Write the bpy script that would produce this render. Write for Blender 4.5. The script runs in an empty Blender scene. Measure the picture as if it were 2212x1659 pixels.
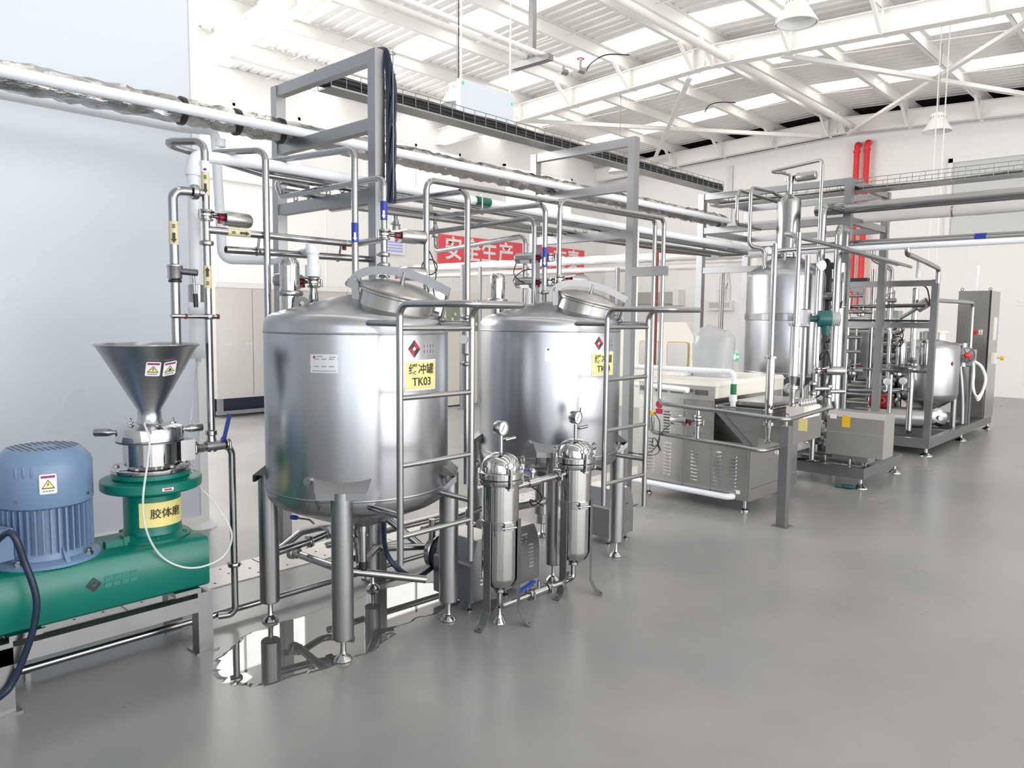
import bpy, math, random
from mathutils import Vector, Matrix
random.seed(7)
S = bpy.context.scene
COL = S.collection
PI = math.pi
# ------------------------------------------------------------------ camera
cd = bpy.data.cameras.new('camera'); cam = bpy.data.objects.new('camera', cd); COL.objects.link(cam)
FPX = 1638.3
cd.sensor_fit = 'HORIZONTAL'; cd.sensor_width = 36.0; cd.lens = 36.0 * FPX / 2212
cd.clip_start = 0.05; cd.clip_end = 200
YAW, PITCH, ROLL = math.radians(42.947), math.radians(4.988), math.radians(-0.589)
fw = Vector((math.cos(YAW) * math.cos(PITCH), math.sin(YAW) * math.cos(PITCH), -math.sin(PITCH)))
rt = Vector((math.sin(YAW), -math.cos(YAW), 0)); dn = fw.cross(rt)
r2 = math.cos(ROLL) * rt + math.sin(ROLL) * dn
d2 = -math.sin(ROLL) * rt + math.cos(ROLL) * dn
cam.matrix_world = Matrix(((r2.x, -d2.x, -fw.x, 0), (r2.y, -d2.y, -fw.y, 0), (r2.z, -d2.z, -fw.z, 1.6), (0, 0, 0, 1)))
S.camera = cam
# ------------------------------------------------------------------ sky, light, exposure
S.view_settings.view_transform = 'Standard'; S.view_settings.look = 'None'
S.view_settings.gamma = 1.0; S.view_settings.use_curve_mapping = False
S.view_settings.exposure = 0.10
W = bpy.data.worlds.new('daylight'); S.world = W; W.use_nodes = True
bg = W.node_tree.nodes['Background']; bg.inputs[0].default_value = (0.86, 0.93, 1.0, 1); bg.inputs[1].default_value = 1.6
def area(name, loc, target, sx, sy, power, col=(1, 1, 1)):
    l = bpy.data.lights.new(name, 'AREA'); l.shape = 'RECTANGLE'; l.size = sx; l.size_y = sy; l.energy = power; l.color = col
    o = bpy.data.objects.new(name, l); COL.objects.link(o); o.location = loc
    o.rotation_euler = (Vector(target) - Vector(loc)).to_track_quat('-Z', 'Y').to_euler()
    return o
# daylight through the tall windows of the far hall (beyond the partition) and unseen ones on the yard side, plus added roof fills
area('hall_window_light', (5.0, 13.6, 4.4), (8.0, 7.0, 1.2), 14, 3.0, 1300, (1.0, 0.99, 0.975))
area('yard_window_light', (8.5, -7.8, 3.2), (11.0, 4.0, 3.0), 20, 6.0, 950, (1.0, 0.99, 0.975))
area('yard_roof_fill', (8.0, -5.0, 0.25), (10.0, 3.0, 6.0), 20, 5.5, 760, (1.0, 0.985, 0.955))  # added fill lamp low at the side, aimed up to brighten the roof
area('hall_roof_fill', (-1.0, 10.0, 0.25), (4.0, 10.0, 6.0), 6, 6, 300, (1.0, 0.985, 0.955))  # added lamp hidden behind the partition, lifting the roof on the hall side
area('rear_window_light', (-5.6, -2.5, 2.6), (3.0, 3.0, 1.4), 10, 5, 340, (0.88, 0.94, 1.0))
# ------------------------------------------------------------------ materials
def mat(name, col, rough=0.5, metal=0.0, bump=0.0, bscale=40.0, vary=0.0, vscale=6.0, stretch=None, spec=None, coat=0.0, emit=None, estr=0.0, rvary=0.0):
    m = bpy.data.materials.new(name); m.use_nodes = True
    nt = m.node_tree; b = nt.nodes['Principled BSDF']
    b.inputs['Base Color'].default_value = (*col, 1); b.inputs['Roughness'].default_value = rough; b.inputs['Metallic'].default_value = metal
    if spec is not None: b.inputs['Specular IOR Level'].default_value = spec
    if coat: b.inputs['Coat Weight'].default_value = coat; b.inputs['Coat Roughness'].default_value = 0.08
    if emit: b.inputs['Emission Color'].default_value = (*emit, 1); b.inputs['Emission Strength'].default_value = estr
    if bump or vary or rvary:
        tc = nt.nodes.new('ShaderNodeTexCoord'); mp = nt.nodes.new('ShaderNodeMapping')
        nt.links.new(tc.outputs['Object'], mp.inputs[0])
        if stretch: mp.inputs['Scale'].default_value = stretch
    if vary or rvary:
        n = nt.nodes.new('ShaderNodeTexNoise'); n.inputs['Scale'].default_value = vscale; n.inputs['Detail'].default_value = 4
        nt.links.new(mp.outputs[0], n.inputs['Vector'])
        if vary:
            r = nt.nodes.new('ShaderNodeValToRGB')
            r.color_ramp.elements[0].color = (*[c * (1 - vary) for c in col], 1); r.color_ramp.elements[0].position = 0.3
            r.color_ramp.elements[1].color = (*[min(1, c * (1 + vary)) for c in col], 1); r.color_ramp.elements[1].position = 0.7
            nt.links.new(n.outputs['Fac'], r.inputs[0]); nt.links.new(r.outputs[0], b.inputs['Base Color'])
        if rvary:
            mr = nt.nodes.new('ShaderNodeMapRange'); mr.inputs['From Min'].default_value = 0.3; mr.inputs['From Max'].default_value = 0.7
            mr.inputs['To Min'].default_value = max(0.01, rough - rvary); mr.inputs['To Max'].default_value = rough + rvary
            nt.links.new(n.outputs['Fac'], mr.inputs['Value']); nt.links.new(mr.outputs[0], b.inputs['Roughness'])
    if bump:
        n2 = nt.nodes.new('ShaderNodeTexNoise'); n2.inputs['Scale'].default_value = bscale; n2.inputs['Detail'].default_value = 3
        nt.links.new(mp.outputs[0], n2.inputs['Vector'])
        bp = nt.nodes.new('ShaderNodeBump'); bp.inputs['Strength'].default_value = bump; bp.inputs['Distance'].default_value = 0.01
        nt.links.new(n2.outputs['Fac'], bp.inputs['Height']); nt.links.new(bp.outputs[0], b.inputs['Normal'])
    return m
M = dict(
    tank=mat('brushed_steel', (0.42, 0.432, 0.458), 0.29, 1.0, rvary=0.02, vscale=2.0, stretch=(4, 4, 0.5)),
    steel=mat('satin_steel', (0.35, 0.352, 0.36), 0.2, 1.0),
    polished=mat('polished_steel', (0.47, 0.47, 0.47), 0.07, 1.0),
    frame=mat('frame_steel', (0.31, 0.315, 0.325), 0.36, 1.0, rvary=0.05, vscale=8.0),
    sheet=mat('sheet_steel', (0.46, 0.455, 0.44), 0.26, 1.0, bump=0.03, bscale=2.5),
    actu=mat('satin_actuator_steel', (0.40, 0.40, 0.405), 0.3, 1.0),
    cast=mat('cast_steel', (0.42, 0.42, 0.43), 0.42, 1.0),
    darksteel=mat('dark_steel', (0.2, 0.2, 0.21), 0.4, 1.0),
    pvc=mat('white_pvc', (0.80, 0.83, 0.88), 0.35),
    pvc_tube=mat('white_hose', (0.80, 0.82, 0.79), 0.3),
    foil=mat('foil_wrap', (0.52, 0.515, 0.505), 0.25, 1.0, bump=0.5, bscale=60.0, stretch=(0.4, 1, 1)),
    quilt=mat('white_quilt_wrap', (0.74, 0.73, 0.71), 0.5, 0.0, bump=0.8, bscale=9.0),
    green=mat('green_enamel', (0.0, 0.155, 0.115), 0.32, vary=0.06, vscale=3.0),
    blue=mat('blue_motor_enamel', (0.15, 0.235, 0.38), 0.36),
    bluelever=mat('blue_vinyl', (0.01, 0.045, 0.30), 0.4),
    black=mat('black_rubber', (0.012, 0.013, 0.016), 0.45),
    navy=mat('navy_rubber', (0.01, 0.02, 0.05), 0.4),
    red=mat('red_paint', (0.62, 0.02, 0.025), 0.35),
    darkred=mat('dark_red_enamel', (0.28, 0.012, 0.012), 0.4),
    redpipe=mat('red_fire_pipe', (0.80, 0.03, 0.03), 0.4),
    rust=mat('rust_red_paint', (0.33, 0.075, 0.05), 0.5),
    maroon=mat('maroon_plastic', (0.22, 0.005, 0.02), 0.35),
    teal=mat('teal_enamel', (0.004, 0.09, 0.09), 0.4),
    yellow=mat('pale_yellow_label', (0.80, 0.70, 0.27), 0.45),
    orange=mat('orange_yellow_label', (0.85, 0.50, 0.02), 0.45),
    cream=mat('cream_label', (0.62, 0.56, 0.36), 0.5),
    white=mat('white_paint', (0.82, 0.82, 0.81), 0.45),
    ivory=mat('ivory_paint', (0.80, 0.77, 0.71), 0.4),
    ink=mat('black_ink', (0.02, 0.02, 0.02), 0.5),
    greyink=mat('grey_ink', (0.22, 0.23, 0.25), 0.5),
    paleink=mat('pale_ink', (0.18, 0.42, 0.38), 0.5),
    purple=mat('purple_ink', (0.28, 0.03, 0.16), 0.5),
    redink=mat('red_ink', (0.45, 0.01, 0.05), 0.5),
    blueink=mat('blue_ink', (0.01, 0.03, 0.33), 0.4),
    whiteink=mat('white_ink', (0.85, 0.85, 0.85), 0.5),
    vinyl=mat('red_vinyl_banner', (0.88, 0.09, 0.11), 0.5),
    plate=mat('nameplate_metal', (0.72, 0.74, 0.77), 0.4, 0.6),
    roofw=mat('white_roof_sheet', (0.90, 0.89, 0.87), 0.5),
    steelw=mat('white_steelwork', (0.86, 0.845, 0.82), 0.5),
    wallb=mat('bluish_wall_panel', (0.67, 0.73, 0.81), 0.30, rvary=0.03, vscale=1.0),
    wallw=mat('white_wall_panel', (0.88, 0.877, 0.868), 0.5),
    glass_lit=mat('lit_window', (0.9, 0.9, 0.88), 0.4, emit=(1, 0.985, 0.96), estr=2.2),
    skylight=mat('skylight_sheet', (0.9, 0.88, 0.84), 0.5, emit=(1.0, 0.96, 0.90), estr=1.7),
    dark=mat('dark_void', (0.03, 0.028, 0.025), 0.9),  # flat dark tone painted for unlit space and openings
    gauge=mat('gauge_face', (0.82, 0.83, 0.82), 0.3),
    ledgreen=mat('green_led', (0.02, 0.5, 0.2), 0.4, emit=(0.05, 1.0, 0.4), estr=0.35),
    plastic=mat('grey_plastic', (0.35, 0.36, 0.37), 0.5),
    cover=mat('grey_pump_cover', (0.47, 0.465, 0.45), 0.38, 0.75),
)
def floor_material():
    m = bpy.data.materials.new('grey_epoxy_floor'); m.use_nodes = True; nt = m.node_tree; b = nt.nodes['Principled BSDF']
    tc = nt.nodes.new('ShaderNodeTexCoord')
    n1 = nt.nodes.new('ShaderNodeTexNoise'); n1.inputs['Scale'].default_value = 0.9; n1.inputs['Detail'].default_value = 6; n1.inputs['Roughness'].default_value = 0.6
    n2 = nt.nodes.new('ShaderNodeTexNoise'); n2.inputs['Scale'].default_value = 2.2; n2.inputs['Detail'].default_value = 5
    mp = nt.nodes.new('ShaderNodeMapping'); mp.inputs['Scale'].default_value = (0.35, 0.7, 1.0); mp.inputs['Rotation'].default_value = (0, 0, 0.5)
    nt.links.new(tc.outputs['Object'], mp.inputs[0]); nt.links.new(mp.outputs[0], n2.inputs['Vector']); nt.links.new(tc.outputs['Object'], n1.inputs['Vector'])
    r = nt.nodes.new('ShaderNodeValToRGB'); r.color_ramp.elements[0].position = 0.32; r.color_ramp.elements[1].position = 0.68
    r.color_ramp.elements[0].color = (0.215, 0.215, 0.22, 1); r.color_ramp.elements[1].color = (0.285, 0.28, 0.275, 1)
    nt.links.new(n1.outputs['Fac'], r.inputs[0])
    mx = nt.nodes.new('ShaderNodeMix'); mx.data_type = 'RGBA'; mx.blend_type = 'OVERLAY'; mx.inputs[0].default_value = 0.08
    nt.links.new(r.outputs[0], mx.inputs[6]); nt.links.new(n2.outputs['Fac'], mx.inputs[7]); nt.links.new(mx.outputs[2], b.inputs['Base Color'])
    mr = nt.nodes.new('ShaderNodeMapRange'); mr.inputs['From Min'].default_value = 0.3; mr.inputs['From Max'].default_value = 0.7
    mr.inputs['To Min'].default_value = 0.27; mr.inputs['To Max'].default_value = 0.30
    nt.links.new(n2.outputs['Fac'], mr.inputs['Value']); nt.links.new(mr.outputs[0], b.inputs['Roughness'])
    b.inputs['Specular IOR Level'].default_value = 0.8
    bp = nt.nodes.new('ShaderNodeBump'); bp.inputs['Strength'].default_value = 0.006; bp.inputs['Distance'].default_value = 0.01
    nt.links.new(n2.outputs['Fac'], bp.inputs['Height']); nt.links.new(bp.outputs[0], b.inputs['Normal'])
    return m
M['floor'] = floor_material()
def puddle_material():
    m = mat('puddle_water', (0.10, 0.10, 0.098), 0.015)
    m.node_tree.nodes['Principled BSDF'].inputs['IOR'].default_value = 2.6
    return m
M['puddle'] = puddle_material()
def glass_material():
    m = mat('pale_film', (0.50, 0.52, 0.54), 0.22)
    b = m.node_tree.nodes['Principled BSDF']; b.inputs['Alpha'].default_value = 0.72
    return m
M['film'] = glass_material()
M['clear'] = mat('clear_tube', (0.80, 0.83, 0.82), 0.15); M['clear'].node_tree.nodes['Principled BSDF'].inputs['Alpha'].default_value = 0.6
M['lightbox'] = mat('pale_blue_box', (0.60, 0.66, 0.73), 0.4)
# ------------------------------------------------------------------ mesh helpers
def basis(ax):
    ax = Vector(ax).normalized()
    up = Vector((0, 0, 1)) if abs(ax.z) < 0.9 else Vector((1, 0, 0))
    u = ax.cross(up).normalized(); v = ax.cross(u).normalized()
    return ax, u, v
class MB:
    def __init__(s): s.v = []; s.f = []
    def add(s, vs, fs):
        o = len(s.v); s.v += [tuple(p) for p in vs]; s.f += [tuple(i + o for i in f) for f in fs]; return s
    def box(s, c, d, rz=0.0, bev=0.0):
        x, y, z = d[0] / 2, d[1] / 2, d[2] / 2
        pr = [(-x, -y), (x, -y), (x, y), (-x, y)]
        if bev:
            b = bev; pr = [(-x + b, -y), (x - b, -y), (x, -y + b), (x, y - b), (x - b, y), (-x + b, y), (-x, y - b), (-x, -y + b)]
        ca, sa = math.cos(rz), math.sin(rz)
        pr = [(c[0] + p * ca - q * sa, c[1] + p * sa + q * ca) for p, q in pr]
        n = len(pr)
        vs = [(p, q, c[2] - z) for p, q in pr] + [(p, q, c[2] + z) for p, q in pr]
        fs = [tuple(reversed(range(n))), tuple(range(n, 2 * n))] + [(i, (i + 1) % n, n + (i + 1) % n, n + i) for i in range(n)]
        return s.add(vs, fs)
    def bb(s, a, b): return s.box(((a[0] + b[0]) / 2, (a[1] + b[1]) / 2, (a[2] + b[2]) / 2), (abs(a[0] - b[0]), abs(a[1] - b[1]), abs(a[2] - b[2])))
    def lathe(s, o, ax, prof, n=24, cap=True):
        o = Vector(o); ax, u, v = basis(ax); vs = []; fs = []
        for r, h in prof:
            for i in range(n):
                t = 2 * PI * i / n
                vs.append(o + ax * h + u * (r * math.cos(t)) + v * (r * math.sin(t)))
        for k in range(len(prof) - 1):
            for i in range(n):
                j = (i + 1) % n
                fs.append((k * n + i, (k + 1) * n + i, (k + 1) * n + j, k * n + j))
        if cap:
            if prof[0][0] > 1e-6: fs.append(tuple(range(n)))
            if prof[-1][0] > 1e-6: fs.append(tuple(reversed(range((len(prof) - 1) * n, len(prof) * n))))
        return s.add(vs, fs)
    def cyl(s, a, b, r, n=16, rb=None):
        a, b = Vector(a), Vector(b)
        return s.lathe(a, b - a, [(r, 0), (r if rb is None else rb, (b - a).length)], n)
    def bar(s, a, b, w, h=None, up=(0, 0, 1)):
        a, b = Vector(a), Vector(b); h = h or w
        ax = (b - a).normalized(); u = ax.cross(Vector(up))
        if u.length < 1e-4: u = Vector((1, 0, 0))
        u.normalize(); v = u.cross(ax).normalized()
        pr = [u * (-w / 2) + v * (-h / 2), u * (w / 2) + v * (-h / 2), u * (w / 2) + v * (h / 2), u * (-w / 2) + v * (h / 2)]
        vs = [a + p for p in pr] + [b + p for p in pr]
        return s.add(vs, [(0, 1, 2, 3), (7, 6, 5, 4), (0, 4, 5, 1), (1, 5, 6, 2), (2, 6, 7, 3), (3, 7, 4, 0)])
    def tube(s, pts, r, bend=0.08, n=12, seg=6, closed=False):
        P_ = [Vector(p) for p in pts]; path = [P_[0]]
        for i in range(1, len(P_) - 1):
            a, b, c = P_[i - 1], P_[i], P_[i + 1]
            d1 = a - b; d2 = c - b; l1, l2 = d1.length, d2.length; d1.normalize(); d2.normalize()
            ang = d1.angle(d2)
            if ang > PI - 0.02: path.append(b); continue
            t = min(bend / math.tan(ang / 2), l1 * 0.48, l2 * 0.48); rr = t * math.tan(ang / 2)
            bis = (d1 + d2).normalized(); cen = b + bis * (rr / math.sin(ang / 2))
            v1 = (b + d1 * t) - cen; v2 = (b + d2 * t) - cen; tot = v1.angle(v2); axn = v1.cross(v2).normalized()
            for k in range(seg + 1): path.append(cen + Matrix.Rotation(tot * k / seg, 3, axn) @ v1)
        path.append(P_[-1])
        clean = [path[0]]
        for p in path[1:]:
            if (p - clean[-1]).length > 1e-4: clean.append(p)
        path = clean
        T = [((path[min(i + 1, len(path) - 1)] - path[max(i - 1, 0)]).normalized()) for i in range(len(path))]
        _, u, _v = basis(T[0]); vs = []; fs = []
        for i, p in enumerate(path):
            u = (u - T[i] * u.dot(T[i])).normalized(); w = T[i].cross(u)
            for k in range(n):
                t = 2 * PI * k / n; vs.append(p + u * (r * math.cos(t)) + w * (r * math.sin(t)))
        L = len(path)
        for i in range(L - 1):
            for k in range(n):
                j = (k + 1) % n; fs.append((i * n + k, i * n + j, (i + 1) * n + j, (i + 1) * n + k))
        fs.append(tuple(reversed(range(n)))); fs.append(tuple(range((L - 1) * n, L * n)))
        return s.add(vs, fs)
    def curve(s, pts, r, n=8, sub=6):
        P_ = [Vector(p) for p in pts]; out = []
        for i in range(len(P_) - 1):
            p0, p1, p2, p3 = P_[max(i - 1, 0)], P_[i], P_[i + 1], P_[min(i + 2, len(P_) - 1)]
            for k in range(sub):
                t = k / sub
                out.append(0.5 * ((2 * p1) + (p2 - p0) * t + (2 * p0 - 5 * p1 + 4 * p2 - p3) * t * t + (3 * p1 - p0 - 3 * p2 + p3) * t ** 3))
        out.append(P_[-1])
        return s.tube(out, r, bend=0.0001, n=n, seg=1)
    def prism(s, poly, vec):
        n = len(poly); vec = Vector(vec)
        vs = [Vector(p) for p in poly] + [Vector(p) + vec for p in poly]
        return s.add(vs, [tuple(reversed(range(n))), tuple(range(n, 2 * n))] + [(i, (i + 1) % n, n + (i + 1) % n, n + i) for i in range(n)])
    def torus(s, c, ax, R_, r, n=24, m=8, a0=0, a1=2 * PI):
        c = Vector(c); ax, u, v = basis(ax); vs = []; fs = []
        full = abs(a1 - a0 - 2 * PI) < 1e-6; cnt = n if full else n + 1
        for i in range(cnt):
            t = a0 + (a1 - a0) * i / n; d = u * math.cos(t) + v * math.sin(t)
            for k in range(m):
                q = 2 * PI * k / m; vs.append(c + d * (R_ + r * math.cos(q)) + ax * (r * math.sin(q)))
        for i in range(n):
            i2 = (i + 1) % cnt
            for k in range(m):
                k2 = (k + 1) % m; fs.append((i * m + k, i2 * m + k, i2 * m + k2, i * m + k2))
        return s.add(vs, fs)
    def sphere(s, c, r, n=16, m=8, sc=(1, 1, 1)):
        prof = []; c = Vector(c); vs = []; fs = []
        for j in range(m + 1):
            p = PI * j / m
            for i in range(n):
                t = 2 * PI * i / n
                vs.append(c + Vector((r * sc[0] * math.sin(p) * math.cos(t), r * sc[1] * math.sin(p) * math.sin(t), r * sc[2] * math.cos(p))))
        for j in range(m):
            for i in range(n):
                k = (i + 1) % n; fs.append((j * n + i, (j + 1) * n + i, (j + 1) * n + k, j * n + k))
        return s.add(vs, fs)
ROOT = {}
def build(name, mb, m, parent=None, ang=38, base=None):
    """Link the collected shapes as ONE mesh object, in world coordinates shifted to its thing's base."""
    off = Vector(ROOT[parent.name]) if parent else Vector(base or (0, 0, 0))
    me = bpy.data.meshes.new(name)
    me.from_pydata([tuple(Vector(p) - off) for p in mb.v], [], mb.f); me.update()
    me.validate()
    import bmesh
    b = bmesh.new(); b.from_mesh(me); bmesh.ops.remove_doubles(b, verts=b.verts, dist=1e-5); bmesh.ops.recalc_face_normals(b, faces=b.faces); b.to_mesh(me); b.free()
    me.materials.append(m if not isinstance(m, str) else M[m])
    me.shade_smooth(); me.set_sharp_from_angle(angle=math.radians(ang))
    o = bpy.data.objects.new(name, me); COL.objects.link(o)
    if parent: o.parent = parent; ROOT[o.name] = off
    else: o.location = off; ROOT[o.name] = off
    return o
def thing(name, label, cat, loc=(0, 0, 0), group=None):
    o = bpy.data.objects.new(name, None); COL.objects.link(o); o.location = loc; o.empty_display_size = 0.05
    o['label'] = label; o['category'] = cat
    if group: o['group'] = group
    ROOT[o.name] = Vector(loc); return o
def tag(o, label, cat, group=None):
    o['label'] = label; o['category'] = cat
    if group: o['group'] = group
    return o
def struct(name, mb, m, parent=None, kind='structure'):
    o = build(name, mb, m, parent)
    if not parent: o['kind'] = kind
    return o
def dup(root, shift, label=None, group=None):
    r = root.copy(); COL.objects.link(r); r.location = root.location + Vector(shift); ROOT[r.name] = ROOT[root.name] + Vector(shift)
    if label: r['label'] = label
    if group: r['group'] = group
    for ch in list(root.children):
        c = ch.copy(); COL.objects.link(c); c.parent = r; ROOT[c.name] = ROOT[r.name]
        for g in list(ch.children):
            d = g.copy(); COL.objects.link(d); d.parent = c; ROOT[d.name] = ROOT[r.name]
    return r
def textmesh(name, body, size, origin, right, up, m, parent, bold=0.0, normal_lift=0.0008, sx=1.0, wrap=None):
    """Flat lettering as a mesh; wrap=(cx, cy, R) bends it round an upright cylinder."""
    c = bpy.data.curves.new(name, 'FONT'); c.body = body; c.size = 1.0; c.align_x = 'CENTER'; c.align_y = 'CENTER'; c.offset = bold / size; c.resolution_u = 3
    t = bpy.data.objects.new(name, c); COL.objects.link(t)
    dg = bpy.context.evaluated_depsgraph_get(); dg.update()
    me0 = t.evaluated_get(dg).to_mesh()
    vs = [v.co * size for v in me0.vertices]; fs = [tuple(p.vertices) for p in me0.polygons]
    t.evaluated_get(dg).to_mesh_clear(); bpy.data.objects.remove(t); bpy.data.curves.remove(c)
    right = Vector(right).normalized(); up = Vector(up).normalized(); nn = right.cross(up).normalized(); o_ = Vector(origin)
    mb = MB()
    if wrap:
        cx, cy, R_ = wrap; a0 = math.atan2(o_.y - cy, o_.x - cx)
        pts = [(cx + (R_ + normal_lift) * math.cos(a0 + p.x * sx / R_), cy + (R_ + normal_lift) * math.sin(a0 + p.x * sx / R_), o_.z + p.y) for p in vs]
    else:
        pts = [o_ + right * (p.x * sx) + up * p.y + nn * normal_lift for p in vs]
    mb.add(pts, fs)
    return build(name, mb, m, parent)
def patch(c, ang_w, h, cx, cy, R_, lift=0.0, n=8, z=None):
    """A thin curved plate on an upright cylinder, centred at angle c."""
    mb = MB(); vs = []; fs = []
    for r_ in (R_ + lift, R_ + lift + 0.0012):
        for i in range(n + 1):
            a = c - ang_w / 2 + ang_w * i / n
            vs += [(cx + r_ * math.cos(a), cy + r_ * math.sin(a), z - h / 2), (cx + r_ * math.cos(a), cy + r_ * math.sin(a), z + h / 2)]
    k = 2 * (n + 1)
    for i in range(n):
        fs += [(2 * i, 2 * i + 2, 2 * i + 3, 2 * i + 1), (k + 2 * i, k + 2 * i + 1, k + 2 * i + 3, k + 2 * i + 2), (2 * i, 2 * i + k, 2 * i + 2 + k, 2 * i + 2), (2 * i + 1, 2 * i + 3, 2 * i + 3 + k, 2 * i + 1 + k)]
    fs += [(0, 1, k + 1, k), (2 * n, 2 * n + k, 2 * n + 1 + k, 2 * n + 1)]
    return mb.add(vs, fs)
def clamp(p, ax, r, parent, name='clamp', m='steel'):
    """A tri-clamp ring round a pipe joint with its hinge lug."""
    mb = MB(); ax_, u, v = basis(ax); p = Vector(p)
    mb.lathe(p - ax_ * 0.014, ax_, [(r, 0), (r + 0.013, 0.004), (r + 0.015, 0.010), (r + 0.015, 0.018), (r + 0.013, 0.024), (r, 0.028)], 16)
    q = p + u * (r + 0.018); mb.cyl(q - v * 0.018, q + v * 0.018, 0.007, 8)
    return build(name, mb, m, parent)
# ------------------------------------------------------------------ setting
YR, ZR, SL = 6.94, 6.36, 0.045                                     # ridge line and roof slope
def roofz(y, z0=ZR): return z0 - SL * abs(y - YR)
XB = 19.2                                                          # end wall
struct('floor', MB().bb((-6, -8.2, -0.12), (XB + 8, 14.3, 0)), 'floor')
# corrugated roof: real folded sheet, ribs running down the slope; skylight strips between
def roof_sheet(x0, x1, y0, y1, zoff=0.20):
    mb = MB(); p = 0.22; n = int(round((x1 - x0) / p)); vs = []; prof = []
    for i in range(n):
        x = x0 + i * (x1 - x0) / n; w = (x1 - x0) / n
        prof += [(x, 0), (x + w * 0.55, 0), (x + w * 0.66, 0.035), (x + w * 0.88, 0.035)]
    prof.append((x1, 0)); k = len(prof)
    for y in (y0, y1): vs += [(a, y, roofz(y) + zoff + b) for a, b in prof]
    vs += [(x0, y0, roofz(y0) + zoff + 0.09), (x1, y0, roofz(y0) + zoff + 0.09), (x1, y1, roofz(y1) + zoff + 0.09), (x0, y1, roofz(y1) + zoff + 0.09)]
    fs = [(i, i + 1, k + i + 1, k + i) for i in range(k - 1)]; o = 2 * k
    fs += [(o, o + 1, o + 2, o + 3), (0, o, o + 3, k), (k - 1, 2 * k - 1, o + 2, o + 1)]
    return mb.add(vs, fs)
SKY = [1.9, 4.35, 6.75, 9.15, 11.65, 14.15, 16.65]
ceiling = None
edges = [-6.0]
for x in SKY: edges += [x - 0.36, x + 0.36]
edges += [18.72]
for side in ((YR, 14.3), (-8.2, YR)):
    for i in range(0, len(edges) - 1):
        lit = i % 2 == 1
        if ceiling is None:
            ceiling = struct('ceiling', roof_sheet(edges[i], edges[i + 1], *side), 'roofw')
            continue
        build('skylight_sheet' if lit else 'roof_sheet', roof_sheet(edges[i], edges[i + 1], *side), 'skylight' if lit else 'roofw', ceiling, 30)
build('roof_sheet', MB().bb((18.72, -8.2, 6.62), (XB + 8, 14.3, 6.72)), 'dark', ceiling)  # roof past the end rafter, its lack of light painted in as dark colour
ys = [YR + d for d in (0.2, 1.55, 2.95, 4.35, 5.75, 7.1)] + [YR - d for d in (0.2, 1.55, 2.95, 4.35, 5.75, 7.1, 8.5, 9.9, 11.3, 12.7)]
for y in ys:
    z = roofz(y) + 0.2; mb = MB()
    mb.bar((-6, y, z - 0.1), (XB + 0.6, y, z - 0.1), 0.012, 0.2)
    mb.bar((-6, y - 0.035, z - 0.006), (XB + 0.6, y - 0.035, z - 0.006), 0.07, 0.012); mb.bar((-6, y + 0.035, z - 0.194), (XB + 0.6, y + 0.035, z - 0.194), 0.07, 0.012)
    build('purlin', mb, 'steelw', ceiling)
def rafter(x, kinks):
    for a, b in (((14.3), YR), (YR, -8.2)):
        mb = MB(); za, zb = roofz(a, 6.0), roofz(b, 6.0)
        mb.bar((x, a, za + 0.18), (x, b, zb + 0.18), 0.012, 0.36)
        mb.bar((x, a, za + 0.006), (x, b, zb + 0.006), 0.2, 0.012); mb.bar((x, a, za + 0.354), (x, b, zb + 0.354), 0.2, 0.012)
        build('rafter', mb, 'steelw', ceiling)
    for y in ys:
        if y in kinks:
            z = roofz(y, 6.0)
            for s in (-1, 1):
                build('rafter_brace', MB().bar((x + 0.1 * s, y, z), (x + 0.62 * s, y, z + 0.4), 0.05, 0.05), 'steelw', ceiling)
            build('web_plate', MB().bb((x - 0.1, y - 0.006, z + 0.01), (x + 0.1, y + 0.006, z + 0.35)), 'steelw', ceiling)
for x in (6.05, 12.36, 18.66): rafter(x, ys[0:6] + ys[6:13])
for y in (YR - 0.45, 12.2, -2.2):                                   # round tie tubes between the rafters
    for a, b in ((-6, 6.0), (6.1, 12.3), (12.42, 18.6)):
        build('tie_tube', MB().cyl((a, y, roofz(y, 6.08)), (b, y, roofz(y, 6.08)), 0.065, 12), 'steelw', ceiling)
for a, b, c_, d_ in ((5.6, 2.55, 1.5, 6.65), (7.3, 12.0, 12.0, 7.3)):                      # crossed angle braces in the last bay
    build('cross_brace', MB().bar((12.45, a, 5.93), (18.58, b, 5.93), 0.10, 0.012).bar((12.45, a, 5.97), (18.58, b, 5.97), 0.012, 0.09), 'steelw', ceiling)
    build('cross_brace', MB().bar((12.45, c_, 5.95), (18.58, d_, 5.95), 0.10, 0.012).bar((12.45, c_, 5.99), (18.58, d_, 5.99), 0.012, 0.09), 'steelw', ceiling)
k = 0
for i, y in enumerate(sorted(ys)[3:-1]):                            # thin sag rods linking neighbouring purlins
    y2 = sorted(ys)[3:][i + 1]
    for x in (7.6, 10.2, 14.3, 16.5):
        xx = x + (0.18 if i % 2 else 0)
        build('sag_rod', MB().cyl((xx, y, roofz(y) + 0.05), (xx, y2, roofz(y2) + 0.1), 0.007, 6), 'ivory', ceiling)
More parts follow.
